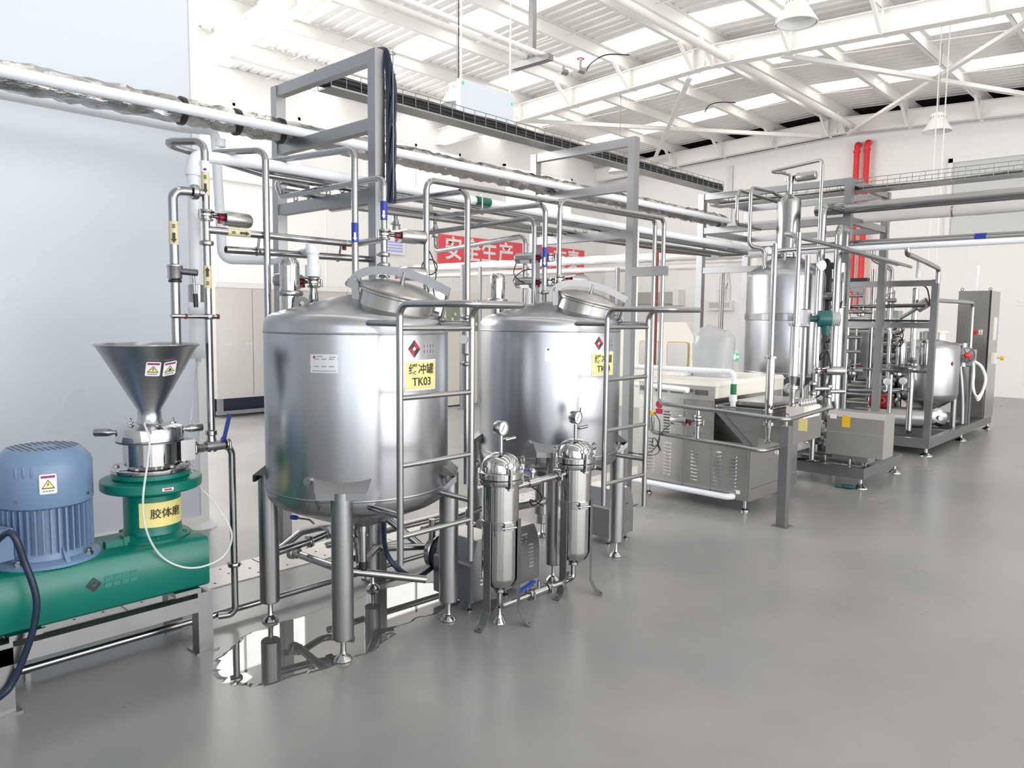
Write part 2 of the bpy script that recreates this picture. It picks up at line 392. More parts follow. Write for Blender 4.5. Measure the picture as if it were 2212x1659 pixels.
# walls
wl = struct('wall_left', MB().bb((-6, 5.5, 0), (2.50, 5.62, 4.9)), 'wallb')
build('edge_trim', MB().bb((2.50, 5.488, 0), (2.56, 5.632, 4.9)), 'wallw', wl)
for x in (-2.2, -1.05, 0.1, 1.25): build('panel_joint', MB().bb((x - 0.004, 5.4985, 0.1), (x + 0.004, 5.502, 4.9)), 'wallb', wl)
build('kick_strip', MB().bb((-6, 5.488, 0), (2.5, 5.4995, 0.1)), 'wallw', wl)
wb = struct('wall_back', MB().prism([(XB, -8.2, 0), (XB, 14.3, 0), (XB, 14.3, roofz(14.3, 6.06)), (XB, YR, 6.06), (XB, -8.2, roofz(-8.2, 6.06))], (0.1, 0, 0)), 'wallw')
for y in (12.6, 11.4, 10.2, 9.0, 7.8, 6.6, 5.4, 4.2, 3.0, 1.8, 0.6): build('panel_joint', MB().bb((XB - 0.004, y - 0.005, 0), (XB + 0.002, y + 0.005, roofz(y, 5.9))), 'wallw', wb)
build('top_rail', MB().bar((XB + 0.05, -8.2, roofz(-8.2, 6.06)), (XB + 0.05, YR, 6.06), 0.16, 0.05), 'wallw', wb); build('top_rail', MB().bar((XB + 0.05, YR, 6.06), (XB + 0.05, 14.3, roofz(14.3, 6.06)), 0.16, 0.05), 'wallw', wb)
build('wall_strip', MB().bb((XB - 0.02, -8.2, 2.05), (XB - 0.002, 3.2, 2.10)), 'wallw', wb)
build('wall_strip', MB().bb((XB - 0.02, -8.2, 1.97), (XB - 0.002, 3.2, 1.99)), 'wallw', wb)
struct('wall_beyond', MB().bb((XB + 7.9, -8.2, 0), (XB + 8, 14.3, 6.7)), 'dark')  # closes the space behind the end wall; coloured dark to stand for no light
wf = struct('wall_far', MB().bb((-6, 14.0, 0), (XB + 8, 14.12, 6.72)), 'wallw')
build('panel_cap', MB().bb((-6, 13.93, 4.14), (XB, 14.0, 4.2)), 'wallw', wf)
for x in (3.2, 4.4, 5.6, 6.8, 8.0, 9.2, 10.4, 11.6, 12.8, 14.0, 15.2, 16.4, 17.6): build('panel_joint', MB().bb((x - 0.006, 13.994, 0), (x + 0.006, 14.002, 4.14)), 'wallw', wf)
struct('wall_right', MB().bb((-6, -8.32, 0), (XB + 8, -8.2, 6.7)), 'wallw')
struct('wall_rear', MB().bb((-6.1, -8.2, 0), (-6, 5.5, 6.7)), 'wallw')
struct('wall_rear', MB().bb((-6.1, 5.5, 0), (-6, 14.1, 6.7)), 'wallw')
# clerestory windows high in the far wall, with teal frames
for i, (a, b) in enumerate(((5.75, 8.6), (10.2, 13.05), (14.6, 17.45))):
    w = MB(); z0, z1 = 4.55, 5.6
    for p, q in (((a, z0), (b, z0 + 0.06)), ((a, z1 - 0.06), (b, z1)), ((a, z0), (a + 0.06, z1)), ((b - 0.06, z0), (b, z1)), (((a + b) / 2 - 0.03, z0), ((a + b) / 2 + 0.03, z1))):
        w.bb((p[0], 13.94, p[1]), (q[0], 13.998, q[1]))
    o = struct('window_%d' % (i + 1), w, 'wallw')
    build('pane', MB().bb((a + 0.06, 13.98, z0 + 0.06), ((a + b) / 2 - 0.03, 13.985, z1 - 0.06)), 'glass_lit', o)
    build('pane', MB().bb(((a + b) / 2 + 0.03, 13.98, z0 + 0.06), (b - 0.06, 13.985, z1 - 0.06)), 'glass_lit', o)
# large grey-glazed window at the right end of the back wall
w = MB(); y0, y1, z0, z1 = -0.4, 4.66, 3.35, 5.2
for p, q in (((y0, z1 - 0.09), (y1, z1)), ((y0, z0), (y1, z0 + 0.09)), ((y1 - 0.09, z0), (y1, z1)), ((y0, z0), (y0 + 0.09, z1)), ((2.1, z0), (2.18, z1))): w.bb((XB - 0.09, p[0], p[1]), (XB, q[0], q[1]))
o = struct('window_4', w, 'wallw')
pg = mat('grey_window_pane', (0.60, 0.63, 0.62), 0.35)
build('pane', MB().bb((XB - 0.03, 2.18, z0 + 0.09), (XB - 0.02, y1 - 0.09, z1 - 0.09)), pg, o)
build('pane', MB().bb((XB - 0.03, y0 + 0.09, z0 + 0.09), (XB - 0.02, 2.1, z1 - 0.09)), pg, o)
# drain channel covers let into the floor along the pipe rack
ORD = ['first', 'second', 'third', 'fourth', 'fifth', 'sixth', 'seventh', 'eighth', 'ninth', 'tenth', 'eleventh', 'twelfth']
dm = mat('drain_cover_plate', (0.62, 0.60, 0.57), 0.4, 0.2)
for i in range(12):
    x = 0.6 + i * 0.9
    o = build('drain_cover', MB().bb((x + 0.006, 4.22, -0.01), (x + 0.894, 4.56, 0.006)), dm, base=(x, 4.39, 0))
    tag(o, 'pale perforated drain cover plate in the floor, %s from the mill end of the line' % ORD[i], 'drain cover', 'drain covers in a line along the floor')
    h = MB()
    for a in range(6):
        for b in range(3): h.cyl((x + 0.1 + a * 0.14, 4.28 + b * 0.11, 0.005), (x + 0.1 + a * 0.14, 4.28 + b * 0.11, 0.0072), 0.008, 6)
    if i < 6:
        hh = build('hole', h, 'dark', None, base=(x, 4.39, 0)); hh.parent = o; hh.location = (0, 0, 0); hh['kind'] = 'stuff'
# puddle under the first tank
pp = [(q[0], q[1]) for q in ((1.505, 3.265, 0.0), (1.469, 3.076, 0.0), (1.566, 2.928, 0.0), (1.818, 2.891, 0.0), (2.077, 2.862, 0.0), (2.246, 2.911, 0.0), (2.398, 3.022, 0.0), (2.54, 3.025, -0.0), (2.709, 3.01, 0.0), (2.873, 3.037, 0.0), (3.015, 3.187, 0.0), (2.959, 3.414, 0.0), (2.766, 3.529, 0.0), (2.426, 3.471, -0.0), (2.12, 3.499, 0.0), (1.947, 3.483, 0.0), (1.767, 3.479, 0.0))]
def smooth_loop(pts, it=3):
    for _ in range(it):
        n = len(pts); pts = [q for i in range(n) for q in ((0.75 * pts[i][0] + 0.25 * pts[(i + 1) % n][0], 0.75 * pts[i][1] + 0.25 * pts[(i + 1) % n][1]), (0.25 * pts[i][0] + 0.75 * pts[(i + 1) % n][0], 0.25 * pts[i][1] + 0.75 * pts[(i + 1) % n][1]))]
    return pts
lp = smooth_loop(pp)
lp = [(x + 0.012 * math.sin(9 * i) + 0.008 * math.sin(4.3 * i), y + 0.012 * math.cos(7 * i)) for i, (x, y) in enumerate(lp)]
cx_ = sum(p[0] for p in lp) / len(lp); cy_ = sum(p[1] for p in lp) / len(lp); n = len(lp)
mb = MB(); mb.add([(x, y, 0.0008) for x, y in lp] + [(cx_ + (x - cx_) * 0.97, cy_ + (y - cy_) * 0.97, 0.003) for x, y in lp], [(i, (i + 1) % n, n + (i + 1) % n, n + i) for i in range(n)] + [tuple(range(n, 2 * n)), tuple(reversed(range(n)))])
o = build('puddle', mb, 'puddle', base=(cx_, cy_, 0), ang=1); tag(o, 'dark mirror-like puddle of water on the floor under the first tank', 'puddle')
# ------------------------------------------------------------------ buffer tanks
TX, TY = 2.30, 3.22
def make_tank():
    t = thing('buffer_tank', 'stainless buffer tank on four legs labelled TK03, nearest the green mill', 'tank', (TX, TY, 0), 'stainless buffer tanks with ladders')
    R_ = 0.46; c = (TX, TY, 0)
    body = MB().lathe(c, (0, 0, 1), [(0.035, 0.50), (0.06, 0.515), (0.40, 0.655), (0.432, 0.675), (0.452, 0.70), (R_, 0.735), (R_, 1.55), (0.455, 1.575), (0.44, 1.597), (0.415, 1.612), (0.12, 1.695), (0.06, 1.708), (0, 1.71)], 72)
    build('vessel', body, 'tank', t)
    build('weld_band', MB().lathe(c, (0, 0, 1), [(R_, 0.742), (R_ + 0.0015, 0.744), (R_ + 0.0015, 0.752), (R_, 0.754)], 64, False), 'frame', t)
    build('weld_band', MB().lathe(c, (0, 0, 1), [(R_, 1.515), (R_ + 0.0015, 1.517), (R_ + 0.0015, 1.523), (R_, 1.525)], 64, False), 'frame', t)
    build('outlet', MB().lathe((TX, TY, 0.40), (0, 0, 1), [(0.03, 0), (0.03, 0.03), (0.045, 0.035), (0.045, 0.06), (0.03, 0.065), (0.032, 0.11)], 20), 'steel', t)
    for a, b in ((-1, -1), (-1, 1), (1, -1), (1, 1)):
        x, y = TX + 0.33 * a, TY + 0.33 * b
        l = build('leg', MB().lathe((x, y, 0), (0, 0, 1), [(0.044, 0.105), (0.05, 0.112), (0.05, 0.79), (0.05, 0.80)], 24), 'frame', t)
        d = Vector((a, b, 0)).normalized(); s_ = Vector((-d.y, d.x, 0)); o = Vector((TX, TY, 0)) + d * 0.435
        w = MB(); hw = 0.115
        q = [o - s_ * hw + Vector((0, 0, 0.80)), o + s_ * hw + Vector((0, 0, 0.80)), o + s_ * hw + d * 0.075 + Vector((0, 0, 0.80)), o - s_ * hw + d * 0.075 + Vector((0, 0, 0.80))]
        tp = [o - s_ * (hw + 0.02) + Vector((0, 0, 0.86)), o + s_ * (hw + 0.02) + Vector((0, 0, 0.86))]
        w.add(q + tp, [(3, 2, 1, 0), (0, 1, 5, 4), (1, 2, 5), (3, 0, 4), (2, 3, 4, 5)])
        w.prism([o - s_ * hw + Vector((0, 0, 0.70)), o - s_ * (hw - 0.006) + Vector((0, 0, 0.70)), o - s_ * (hw - 0.006) + d * 0.075 + Vector((0, 0, 0.77)), o - s_ * hw + d * 0.075 + Vector((0, 0, 0.77))], (0, 0, 0.035))
        w.add([o - s_ * hw + d * 0.075 + Vector((0, 0, 0.80)), o + s_ * hw + d * 0.075 + Vector((0, 0, 0.80)), o + s_ * hw + d * 0.075 + Vector((0, 0, 0.768)), o - s_ * hw + d * 0.075 + Vector((0, 0, 0.768)),
               o - s_ * hw + d * 0.06 + Vector((0, 0, 0.768)), o + s_ * hw + d * 0.06 + Vector((0, 0, 0.768))], [(0, 1, 2, 3), (3, 2, 5, 4)])
        build('leg_bracket', w, 'frame', t, 20)
        build('foot', MB().lathe((x, y, 0), (0, 0, 1), [(0.042, 0), (0.044, 0.008), (0.036, 0.02), (0.016, 0.036), (0.013, 0.05), (0.013, 0.106)], 20), 'polished', l)
    # manhole on the front right of the dome, neck square to the dome
    o = Vector((2.353, 2.975, 1.635)); ax = Vector((0.085, -0.26, 1.0)).normalized()
    mh = build('manhole_neck', MB().lathe(o, ax, [(0.192, -0.075), (0.188, -0.05), (0.186, 0.065), (0.196, 0.07), (0.196, 0.08)], 40), 'sheet', t)
    lid = build('manhole_lid', MB().lathe(o, ax, [(0.201, 0.081), (0.205, 0.088), (0.20, 0.097), (0.17, 0.108), (0.10, 0.130), (0.03, 0.139), (0, 0.14)], 40), 'sheet', t)
    u = Vector((-0.72, 0.69, 0)); u = (u - ax * u.dot(ax)).normalized()   # arm runs across the lid from hinge to latch
    wv = ax.cross(u)
    pts = [o + u * q + ax * h for q, h in ((0.238, 0.05), (0.228, 0.12), (0.14, 0.168), (0.0, 0.188), (-0.12, 0.176), (-0.235, 0.145))]
    cp = []
    for i in range(len(pts) - 1):
        for k in range(4): cp.append(pts[i].lerp(pts[i + 1], k / 4))
    cp.append(pts[-1])
    for _ in range(4): cp = [cp[0]] + [(cp[i - 1] + cp[i] * 2 + cp[i + 1]) / 4 for i in range(1, len(cp) - 1)] + [cp[-1]]
    vs = []; fs = []
    for i, p in enumerate(cp):
        t_ = (cp[min(i + 1, len(cp) - 1)] - cp[max(i - 1, 0)]).normalized(); nn = wv.cross(t_).normalized()
        vs += [p + wv * 0.009 + nn * 0.02, p - wv * 0.009 + nn * 0.02, p - wv * 0.009 - nn * 0.02, p + wv * 0.009 - nn * 0.02]
    for i in range(len(cp) - 1):
        for k in range(4): fs.append((4 * i + k, 4 * i + (k + 1) % 4, 4 * i + 4 + (k + 1) % 4, 4 * i + 4 + k))
    fs += [(3, 2, 1, 0), tuple(len(vs) - 4 + k for k in range(4))]
    arm = MB().add(vs, fs)
    build('lid_arm', arm, 'frame', lid)
    build('lid_post', MB().cyl(o + ax * 0.13, o + ax * 0.19, 0.012, 10), 'steel', lid)
    build('hinge', MB().bar(o + u * 0.196 + ax * 0.0, o + u * 0.225 + ax * 0.09, 0.035, 0.03, up=wv).cyl(o + u * 0.222 + ax * 0.10 - wv * 0.045, o + u * 0.222 + ax * 0.10 + wv * 0.045, 0.012, 10), 'frame', mh)
    build('latch_bolt', MB().cyl(o - u * 0.228 + ax * 0.0, o - u * 0.228 + ax * 0.15, 0.009, 8).sphere(o - u * 0.228 + ax * 0.0, 0.024, 10, 6).cyl(o - u * 0.21 + ax * 0.02, o - u * 0.18 + ax * 0.02, 0.02, 10), 'darksteel', mh)
    # breather dome and its clamp, lifting lug
    bx, by = 2.075, 3.485
    br = build('breather', MB().lathe((bx, by, 0), (0, 0, 1), [(0.044, 1.60), (0.044, 1.70), (0.062, 1.706), (0.062, 1.716), (0.05, 1.72), (0.05, 1.85), (0.046, 1.872), (0.033, 1.887), (0, 1.893)], 28), 'polished', t)
    clamp((bx, by, 1.712), (0, 0, 1), 0.052, br)
    lx, ly = 2.075, 3.375; d = Vector((-0.75, 0.5, 0)).normalized(); s_ = Vector((0.62, -0.78, 0)).normalized()
    lug = MB(); n = 12; outer = [Vector((lx, ly, 1.585)) - s_ * 0.045, Vector((lx, ly, 1.585)) + s_ * 0.045] + [Vector((lx, ly, 1.66)) + s_ * (0.036 * math.cos(PI * i / n)) + Vector((0, 0, 0.036 * math.sin(PI * i / n))) for i in range(n + 1)]
    hole = [Vector((lx, ly, 1.66)) + s_ * (0.014 * math.cos(2 * PI * i / 16)) + Vector((0, 0, 0.014 * math.sin(2 * PI * i / 16))) for i in range(16)]
    lg = MB(); full = [Vector((lx, ly, 1.585)) + s_ * 0.045] + outer[2:] + [Vector((lx, ly, 1.585)) - s_ * 0.045]
    # ring of quads between the hole and the outline
    m_ = 16; ou = []
    for i in range(m_):
        a = 2 * PI * i / m_; dx, dz = math.cos(a), math.sin(a); k_ = 0.036
        if dz < -0.2: k_ = min(0.075 / -dz, 0.042 / max(abs(dx), 0.2))
        ou.append(Vector((lx, ly, 1.66)) + s_ * (k_ * dx) + Vector((0, 0, k_ * dz)))
    th = s_.cross(Vector((0, 0, 1))).normalized() * 0.006
    vs = [p - th for p in hole] + [p - th for p in ou] + [p + th for p in hole] + [p + th for p in ou]; fs = []
    for i in range(m_):
        j = (i + 1) % m_
        fs += [(i, j, m_ + j, m_ + i), (2 * m_ + i, 3 * m_ + i, 3 * m_ + j, 2 * m_ + j), (m_ + i, m_ + j, 3 * m_ + j, 3 * m_ + i), (i, 2 * m_ + i, 2 * m_ + j, j)]
    build('lifting_lug', MB().add(vs, fs), 'frame', t)
    # sampling boss on the shell
    bs = Vector((TX, TY, 0)); a = math.radians(205); d = Vector((math.cos(a), math.sin(a), 0))
    build('shell_boss', MB().cyl(bs + d * 0.45 + Vector((0, 0, 0.84)), bs + d * 0.475 + Vector((0, 0, 0.84)), 0.02, 14), 'tank', t)
    # ladder: two rails joined at the top by a forward loop, four rungs, four stand-offs
    xl, xr, yl = 2.076, 2.508, 2.60; zt = 1.655; r = 0.0155
    lad = build('ladder_rail', MB().tube([(xl, yl, 0.50), (xl, yl, zt), (xl + 0.01, yl - 0.30, zt), (xl + 0.06, yl - 0.39, zt), (xr - 0.06, yl - 0.39, zt), (xr - 0.01, yl - 0.30, zt), (xr, yl - 0.03, zt), (xr, yl, zt - 0.05), (xr, yl, 0.42)], r, 0.055, 14, 6), 'steel', t)
    for z in (1.55, 1.245, 0.945, 0.625): build('rung', MB().cyl((xl, yl, z), (xr, yl, z), 0.0125, 12), 'steel', lad)
    for x in (xl, xr):
        for z in (1.57, 0.72):
            yy = TY - math.sqrt(max(0.0, 0.455 ** 2 - (x - TX) ** 2))
            build('ladder_bracket', MB().cyl((x, yl, z), (x, yy, z), 0.0145, 12), 'steel', lad)
    return t
def tank_marks(t, no, sh):
    """Nameplate, diamond emblem and yellow sign of a tank."""
    cx, cy = TX + sh, TY; R_ = 0.46
    c = math.radians(-135.2 if sh else -144.6)
    z = 1.385
    npl = build('nameplate', patch(c, 0.285, 0.085, cx, cy, R_, 0.0005, 8, z), 'plate', t)
    if not sh:
        mb = MB()
        for zz in (1.405, 1.372):
            for k in (-0.035, 0.0, 0.035):
                a = c + k / R_; mb.add(patch(a, 0.05, 0.004, cx, cy, R_, 0.002, 3, zz).v, patch(a, 0.05, 0.004, cx, cy, R_, 0.002, 3, zz).f)
        a = c; q = patch(a, 0.24, 0.003, cx, cy, R_, 0.002, 5, 1.352); mb.add(q.v, q.f)
        for k in (-0.02, 0.04):
            q = patch(c + k / R_, 0.06, 0.004, cx, cy, R_, 0.002, 3, 1.417 if k < 0 else 1.414); mb.add(q.v, q.f)
        build('nameplate_print', mb, 'greyink', npl)['kind'] = 'stuff'
    a = c - (0.10 if not sh else 0.1)
    q = patch(c - 0.10, 0.022, 0.011, cx, cy, R_, 0.002, 3, 1.414); build('nameplate_logo', q, 'blueink' if sh else 'redink', npl)
    # sign to the right, on the side facing the aisle
    s = math.radians(-93.5 if sh else -85.4)
    zs = 1.325
    bk = build('sign_backing', patch(s, 0.44, 0.145, cx, cy, R_, 0.0005, 10, zs), 'white', t)
    sg = build('tank_sign', patch(s, 0.42, 0.128, cx, cy, R_, 0.0016, 10, zs), 'yellow', t)
    f = lambda dz: (cx + R_ * math.cos(s), cy + R_ * math.sin(s), zs + dz)
    textmesh('sign_lettering', '缓冲罐', 0.055, f(0.025), (1, 0, 0), (0, 0, 1), 'ink', sg, 0.0004, 0.0052, wrap=(cx, cy, R_))
    textmesh('sign_lettering', no, 0.055, f(-0.032), (1, 0, 0), (0, 0, 1), 'ink', sg, 0.0006, 0.0052, wrap=(cx, cy, R_))
    # diamond emblem in red and black facets, faded letters beside it
    def facet(name, pts, m):
        vs = []
        for lift in (0.0008, 0.0018):
            for p, q in pts:
                a_ = s - 0.10 + p / R_; vs.append((cx + (R_ + lift) * math.cos(a_), cy + (R_ + lift) * math.sin(a_), zs + 0.125 + q))
        k = len(pts)
        build(name, MB().add(vs, [tuple(range(k)), tuple(range(2 * k - 1, k - 1, -1))] + [(i, (i + 1) % k, k + (i + 1) % k, k + i) for i in range(k)]), m, em)
    h = 0.042; w_ = 0.036; g = 0.012
    em = build('emblem', patch(s - 0.10, 0.004, 0.004, cx, cy, R_, 0.0006, 2, zs + 0.125), 'ink', t)
    facet('facet', [(-w_, 0), (0, h), (0, g), (-g, 0)], 'ink'); facet('facet', [(0, h), (w_, 0), (g, 0), (0, g)], 'redink')
    facet('facet', [(w_, 0), (0, -h), (0, -g), (g, 0)], 'ink'); facet('facet', [(0, -h), (-w_, 0), (-g, 0), (0, -g)], 'redink')
    for dz in (0.012, -0.014):
        for k in range(4):
            q = patch(s + (0.025 + 0.022 * k) / R_, 0.030, 0.014, cx, cy, R_, 0.001, 2, zs + 0.125 + dz); build('emblem_lettering', q, 'paleprint', em)
M['paleprint'] = mat('faded_grey_print', (0.42, 0.43, 0.46), 0.4, 0.7)
tank1 = make_tank()
TSH = 1.52
tank2 = dup(tank1, (TSH, 0, 0), 'stainless buffer tank on four legs labelled TK04, standing behind the two filter housings')
tank_marks(tank1, 'TK03', 0.0); tank_marks(tank2, 'TK04', TSH)
# ------------------------------------------------------------------ pipe-rack gantries
CAMP = Vector((0, 0, 1.6))
def gantry(x, yf, yb, zt, label, bars, w=0.07):
    t = thing('pipe_rack_frame', label, 'pipe rack', (x, (yf + yb) / 2, 0), 'pipe rack frames')
    for y in (yf, yb):
        p = build('post', MB().bb((x - w / 2, y - w / 2, 0.01), (x + w / 2, y + w / 2, zt)), 'frame', t)
        build('foot_plate', MB().bb((x - 0.075, y - 0.075, 0), (x + 0.075, y + 0.075, 0.01)), 'frame', p)
        for a in (-1, 1): build('anchor_bolt', MB().cyl((x + 0.06 * a, y + 0.055, 0.01), (x + 0.06 * a, y + 0.055, 0.035), 0.008, 8), 'steel', p)
    for z in bars: build('crossbar', MB().bb((x - 0.03, yf + w / 2, z - 0.035), (x + 0.03, yb - w / 2, z + 0.035)), 'frame', t)
    return t
g1 = gantry(2.755, 3.66, 4.74, 3.125, 'first square-tube pipe rack frame, behind the TK03 tank, with black cables up its post', (3.09, 2.71, 2.31))
g2 = gantry(5.385, 3.66, 4.74, 3.10, 'second square-tube pipe rack frame, behind the TK04 tank', (3.065, 2.70, 2.31))
build('pipe_arm', MB().bb((5.35, 3.32, 1.955), (5.42, 3.625, 2.03)), 'frame', g2)
# corner frame where the rack turns
g3 = thing('corner_rack_frame', 'four-post corner pipe rack frame above the tall deaerator column', 'pipe rack', (8.45, 3.9, 0), 'pipe rack frames')
for x, y in ((8.48, 4.74), (8.48, 3.0), (9.7, 3.0), (9.7, 4.74)):
    p = build('post', MB().bb((x - 0.04, y - 0.04, 0.01), (x + 0.04, y + 0.04, 3.12)), 'frame', g3)
    build('foot_plate', MB().bb((x - 0.08, y - 0.08, 0), (x + 0.08, y + 0.08, 0.01)), 'frame', p)
for z in (3.085, 2.68, 2.2):
    for x in (8.48, 9.7):
        if z < 2.3 and x > 9: continue
        build('crossbar', MB().bb((x - 0.03, 3.04, z - 0.035), (x + 0.03, 4.70, z + 0.035)), 'frame', g3)
    for y in (3.0, 4.74):
        if z < 2.3: continue
        build('crossbar', MB().bb((8.52, y - 0.03, z - 0.035), (9.66, y + 0.03, z + 0.035)), 'frame', g3)
# ------------------------------------------------------------------ cable trays
def tray(name, label, a, b, w=0.24, lift=0.12):
    a, b = Vector(a), Vector(b); d = (b - a).normalized(); s_ = Vector((-d.y, d.x, 0)); L = (b - a).length
    t = thing('cable_tray', label, 'cable tray', tuple((a + b) / 2), 'cable trays')
    up = Vector((0, 0, 1))
    build('tray_bottom', MB().bar(a, b, w, 0.012), 'frame', t)
    n = int(L / 0.12)
    for sg in (-1, 1):
        m_ = MB()
        m_.cyl(a + s_ * sg * w / 2 + up * lift, b + s_ * sg * w / 2 + up * lift, 0.003, 5)
        m_.cyl(a + s_ * sg * w / 2 + up * lift * 0.65, b + s_ * sg * w / 2 + up * lift * 0.65, 0.003, 5)
        for i in range(n + 1):
            p = a + d * (L * i / n) + s_ * sg * w / 2; m_.cyl(p, p + up * lift, 0.003, 5)
        build('wire_mesh', m_, 'frame', t)
    return t
tr1 = tray('cable_tray', 'long wire cable tray of black cables running over the pipe rack frames', (3.0, 4.56, 3.14), (8.5, 4.56, 3.14), 0.16, 0.11)
tr2 = tray('cable_tray', 'cable tray crossing to the right above the thick pipe', (8.72, 4.7, 3.0), (8.72, -2.5, 3.02))
for i in range(7):
    y = 4.505 + 0.034 * (i % 3) + 0.008 * (i // 3); pts = [(2.9 + 0.282 * k, y + 0.005 * math.sin(1.7 * k + i), 3.162 + 0.029 * (i // 3) + 0.004 * math.sin(2.3 * k + 2 * i)) for k in range(21)]
    o = build('power_cable', MB().curve(pts, 0.0145, 6, 2), 'black', base=(5.5, y, 3.16))
    tag(o, 'black power cable lying in the long cable tray over the tanks', 'cable', 'black cables in the long tray')
for i in range(3):
    x = 8.66 + 0.05 * i; pts = [(x + 0.01 * math.sin(1.7 * k + i), 4.6 - 0.5 * k, 3.03 + 0.008 * math.sin(2.3 * k + 2 * i)) for k in range(15)]
    o = build('power_cable', MB().curve(pts, 0.012, 6, 2), 'darksteel', base=(x, 1, 3.02))
    tag(o, 'grey cable lying in the cable tray that crosses to the right', 'cable', 'cables in the crossing tray')
# vertical cable run on the first front post
vt = thing('cable_riser', 'vertical wire basket of black cables fixed to the first rack post', 'cable tray', (2.80, 3.605, 2.7))
mb = MB()
for y in (3.555, 3.62): mb.cyl((2.795, y, 2.28), (2.795, y, 3.12), 0.003, 5)
for i in range(8): mb.tube([(2.79, 3.625, 2.3 + 0.115 * i), (2.845, 3.59, 2.3 + 0.115 * i), (2.795, 3.555, 2.3 + 0.115 * i)], 0.003, 0.01, 5, 3)
build('wire_mesh', mb, 'frame', vt)
for i in range(5):
    a = i * 1.3
    pts = [(2.805 + 0.014 * math.cos(a), 3.588 + 0.02 * math.sin(a) - 0.002 * i, 2.26)] + [(2.808 + 0.014 * math.cos(a + k), 3.588 + 0.018 * math.sin(a + 0.7 * k), 2.26 + 0.17 * k) for k in range(1, 5)] + [(2.80, 3.60 + 0.01 * i, 3.09), (2.80, 3.70 + 0.02 * i, 3.15), (2.84, 4.2, 3.16), (2.95, 4.5, 3.19)]
    o = build('power_cable', MB().curve(pts, 0.0115, 7, 4), 'navy', base=(2.8, 3.6, 2.6))
    tag(o, 'black power cable climbing the first rack post in its wire basket', 'cable', 'cables climbing the first rack post')
# ------------------------------------------------------------------ overhead runs
def pipe(name, label, pts, r, m='steel', bend=None, cat='pipe', group=None, n=14, clamps=()):
    o = build(name, MB().tube(pts, r, bend or r * 3.2, n), m, base=pts[0])
    tag(o, label, cat, group)
    for p, ax in clamps: clamp(p, ax, r, o)
    return o
def sticker(parent, p, ax, r, L, m, arrow=None, am='ink', text=True, tm='ink'):
    p, ax = Vector(p), Vector(ax).normalized()
    s = build('pipe_label', MB().lathe(p - ax * L / 2, ax, [(r + 0.0004, 0), (r + 0.0012, 0.0005), (r + 0.0012, L - 0.0005), (r + 0.0004, L)], 16), m, parent)
    d = CAMP - p; d = (d - ax * d.dot(ax)).normalized(); w = ax.cross(d)
    if arrow:
        A = ax * arrow; c = p + A * L * 0.22 + d * (r + 0.0016); al = L * 0.22
        pl = [c - A * al + w * r * 0.32, c + A * al * 0.2 + w * r * 0.32, c + A * al * 0.2 + w * r * 0.62, c + A * al, c + A * al * 0.2 - w * r * 0.62, c + A * al * 0.2 - w * r * 0.32, c - A * al - w * r * 0.32]
        build('arrow_print', MB().prism(pl, d * 0.0008), am, parent if parent.parent else s)
    if text:
        t = MB()
        for k in range(3):
            c = p - ax * (arrow or 1) * L * (0.22 + 0.06 * k) + d * (r + 0.0016); t.prism([c + w * r * 0.35 + ax * 0.002, c - w * r * 0.35 + ax * 0.002, c - w * r * 0.35 - ax * 0.002, c + w * r * 0.35 - ax * 0.002], d * 0.0008)
        build('lettering', t, tm, parent if parent.parent else s)
    return s
def strap(parent, p, ax, r, m='black', L=0.03):
    ax = Vector(ax).normalized(); return build('strap', MB().lathe(Vector(p) - ax * L / 2, ax, [(r, 0), (r + 0.004, 0.002), (r + 0.004, L - 0.002), (r, L)], 14), m, parent)
pw = pipe('water_pipe', 'upper white plastic pipe running along the whole pipe rack beside the foil pipe', [(-1.5, 4.50, 2.787), (8.55, 4.42, 2.787)], 0.031, 'pvc')
def lumpy(a, b, r, seed, n=14, step=0.09, amp=0.10):
    """A pipe wrapped in crumpled sheet: every ring point has its own radius."""
    a, b = Vector(a), Vector(b); ax, u, v = basis(b - a); L = (b - a).length; k = int(L / step); rnd = random.Random(seed); vs = []; fs = []
    for j in range(k + 1):
        q = rnd.uniform(-0.05, 0.05)
        for i in range(n):
            t = 2 * PI * (i + 0.3 * math.sin(j)) / n; rr = r * (1 + q + rnd.uniform(-amp, amp)); vs.append(a + ax * (L * j / k) + u * (rr * math.cos(t)) + v * (rr * math.sin(t)))
    for j in range(k):
        for i in range(n): m_ = (i + 1) % n; fs.append((j * n + i, j * n + m_, (j + 1) * n + m_, (j + 1) * n + i))
    return MB().add(vs, fs)
fo = build('foil_pipe', lumpy((-1.5, 4.60, 2.795), (8.6, 4.52, 2.795), 0.074, 3, 16, 0.045, 0.13), 'foil', base=(3, 4.6, 2.8), ang=25); tag(fo, 'foil-wrapped insulated pipe running along the pipe rack', 'pipe')
for x in (2.02, 2.36, 2.66, 5.3): strap(fo, (x, 4.565, 2.795), (1, 0, 0), 0.078)
w3 = pipe('water_pipe', 'white plastic pipe along the partition wall below the foil pipe, dropping beside the rack', [(-1.5, 5.0, 2.80), (2.2, 5.0, 2.80), (2.31, 4.74, 2.76), (2.33, 4.72, 1.955), (2.62, 4.60, 1.96), (2.235, 3.52, 1.955), (2.235, 3.52, 1.83)], 0.03, 'pvc', 0.06)
build('pipe_collar', MB().cyl((2.33, 4.72, 2.66), (2.33, 4.72, 2.71), 0.037, 14), 'pvc', w3)
build('pipe_collar', MB().cyl((2.235, 3.52, 1.805), (2.235, 3.52, 1.865), 0.042, 14), 'pvc', w3)
build('pipe_collar', MB().cyl((2.235, 3.52, 1.925), (2.235, 3.52, 1.935), 0.034, 14), 'pvc', w3)
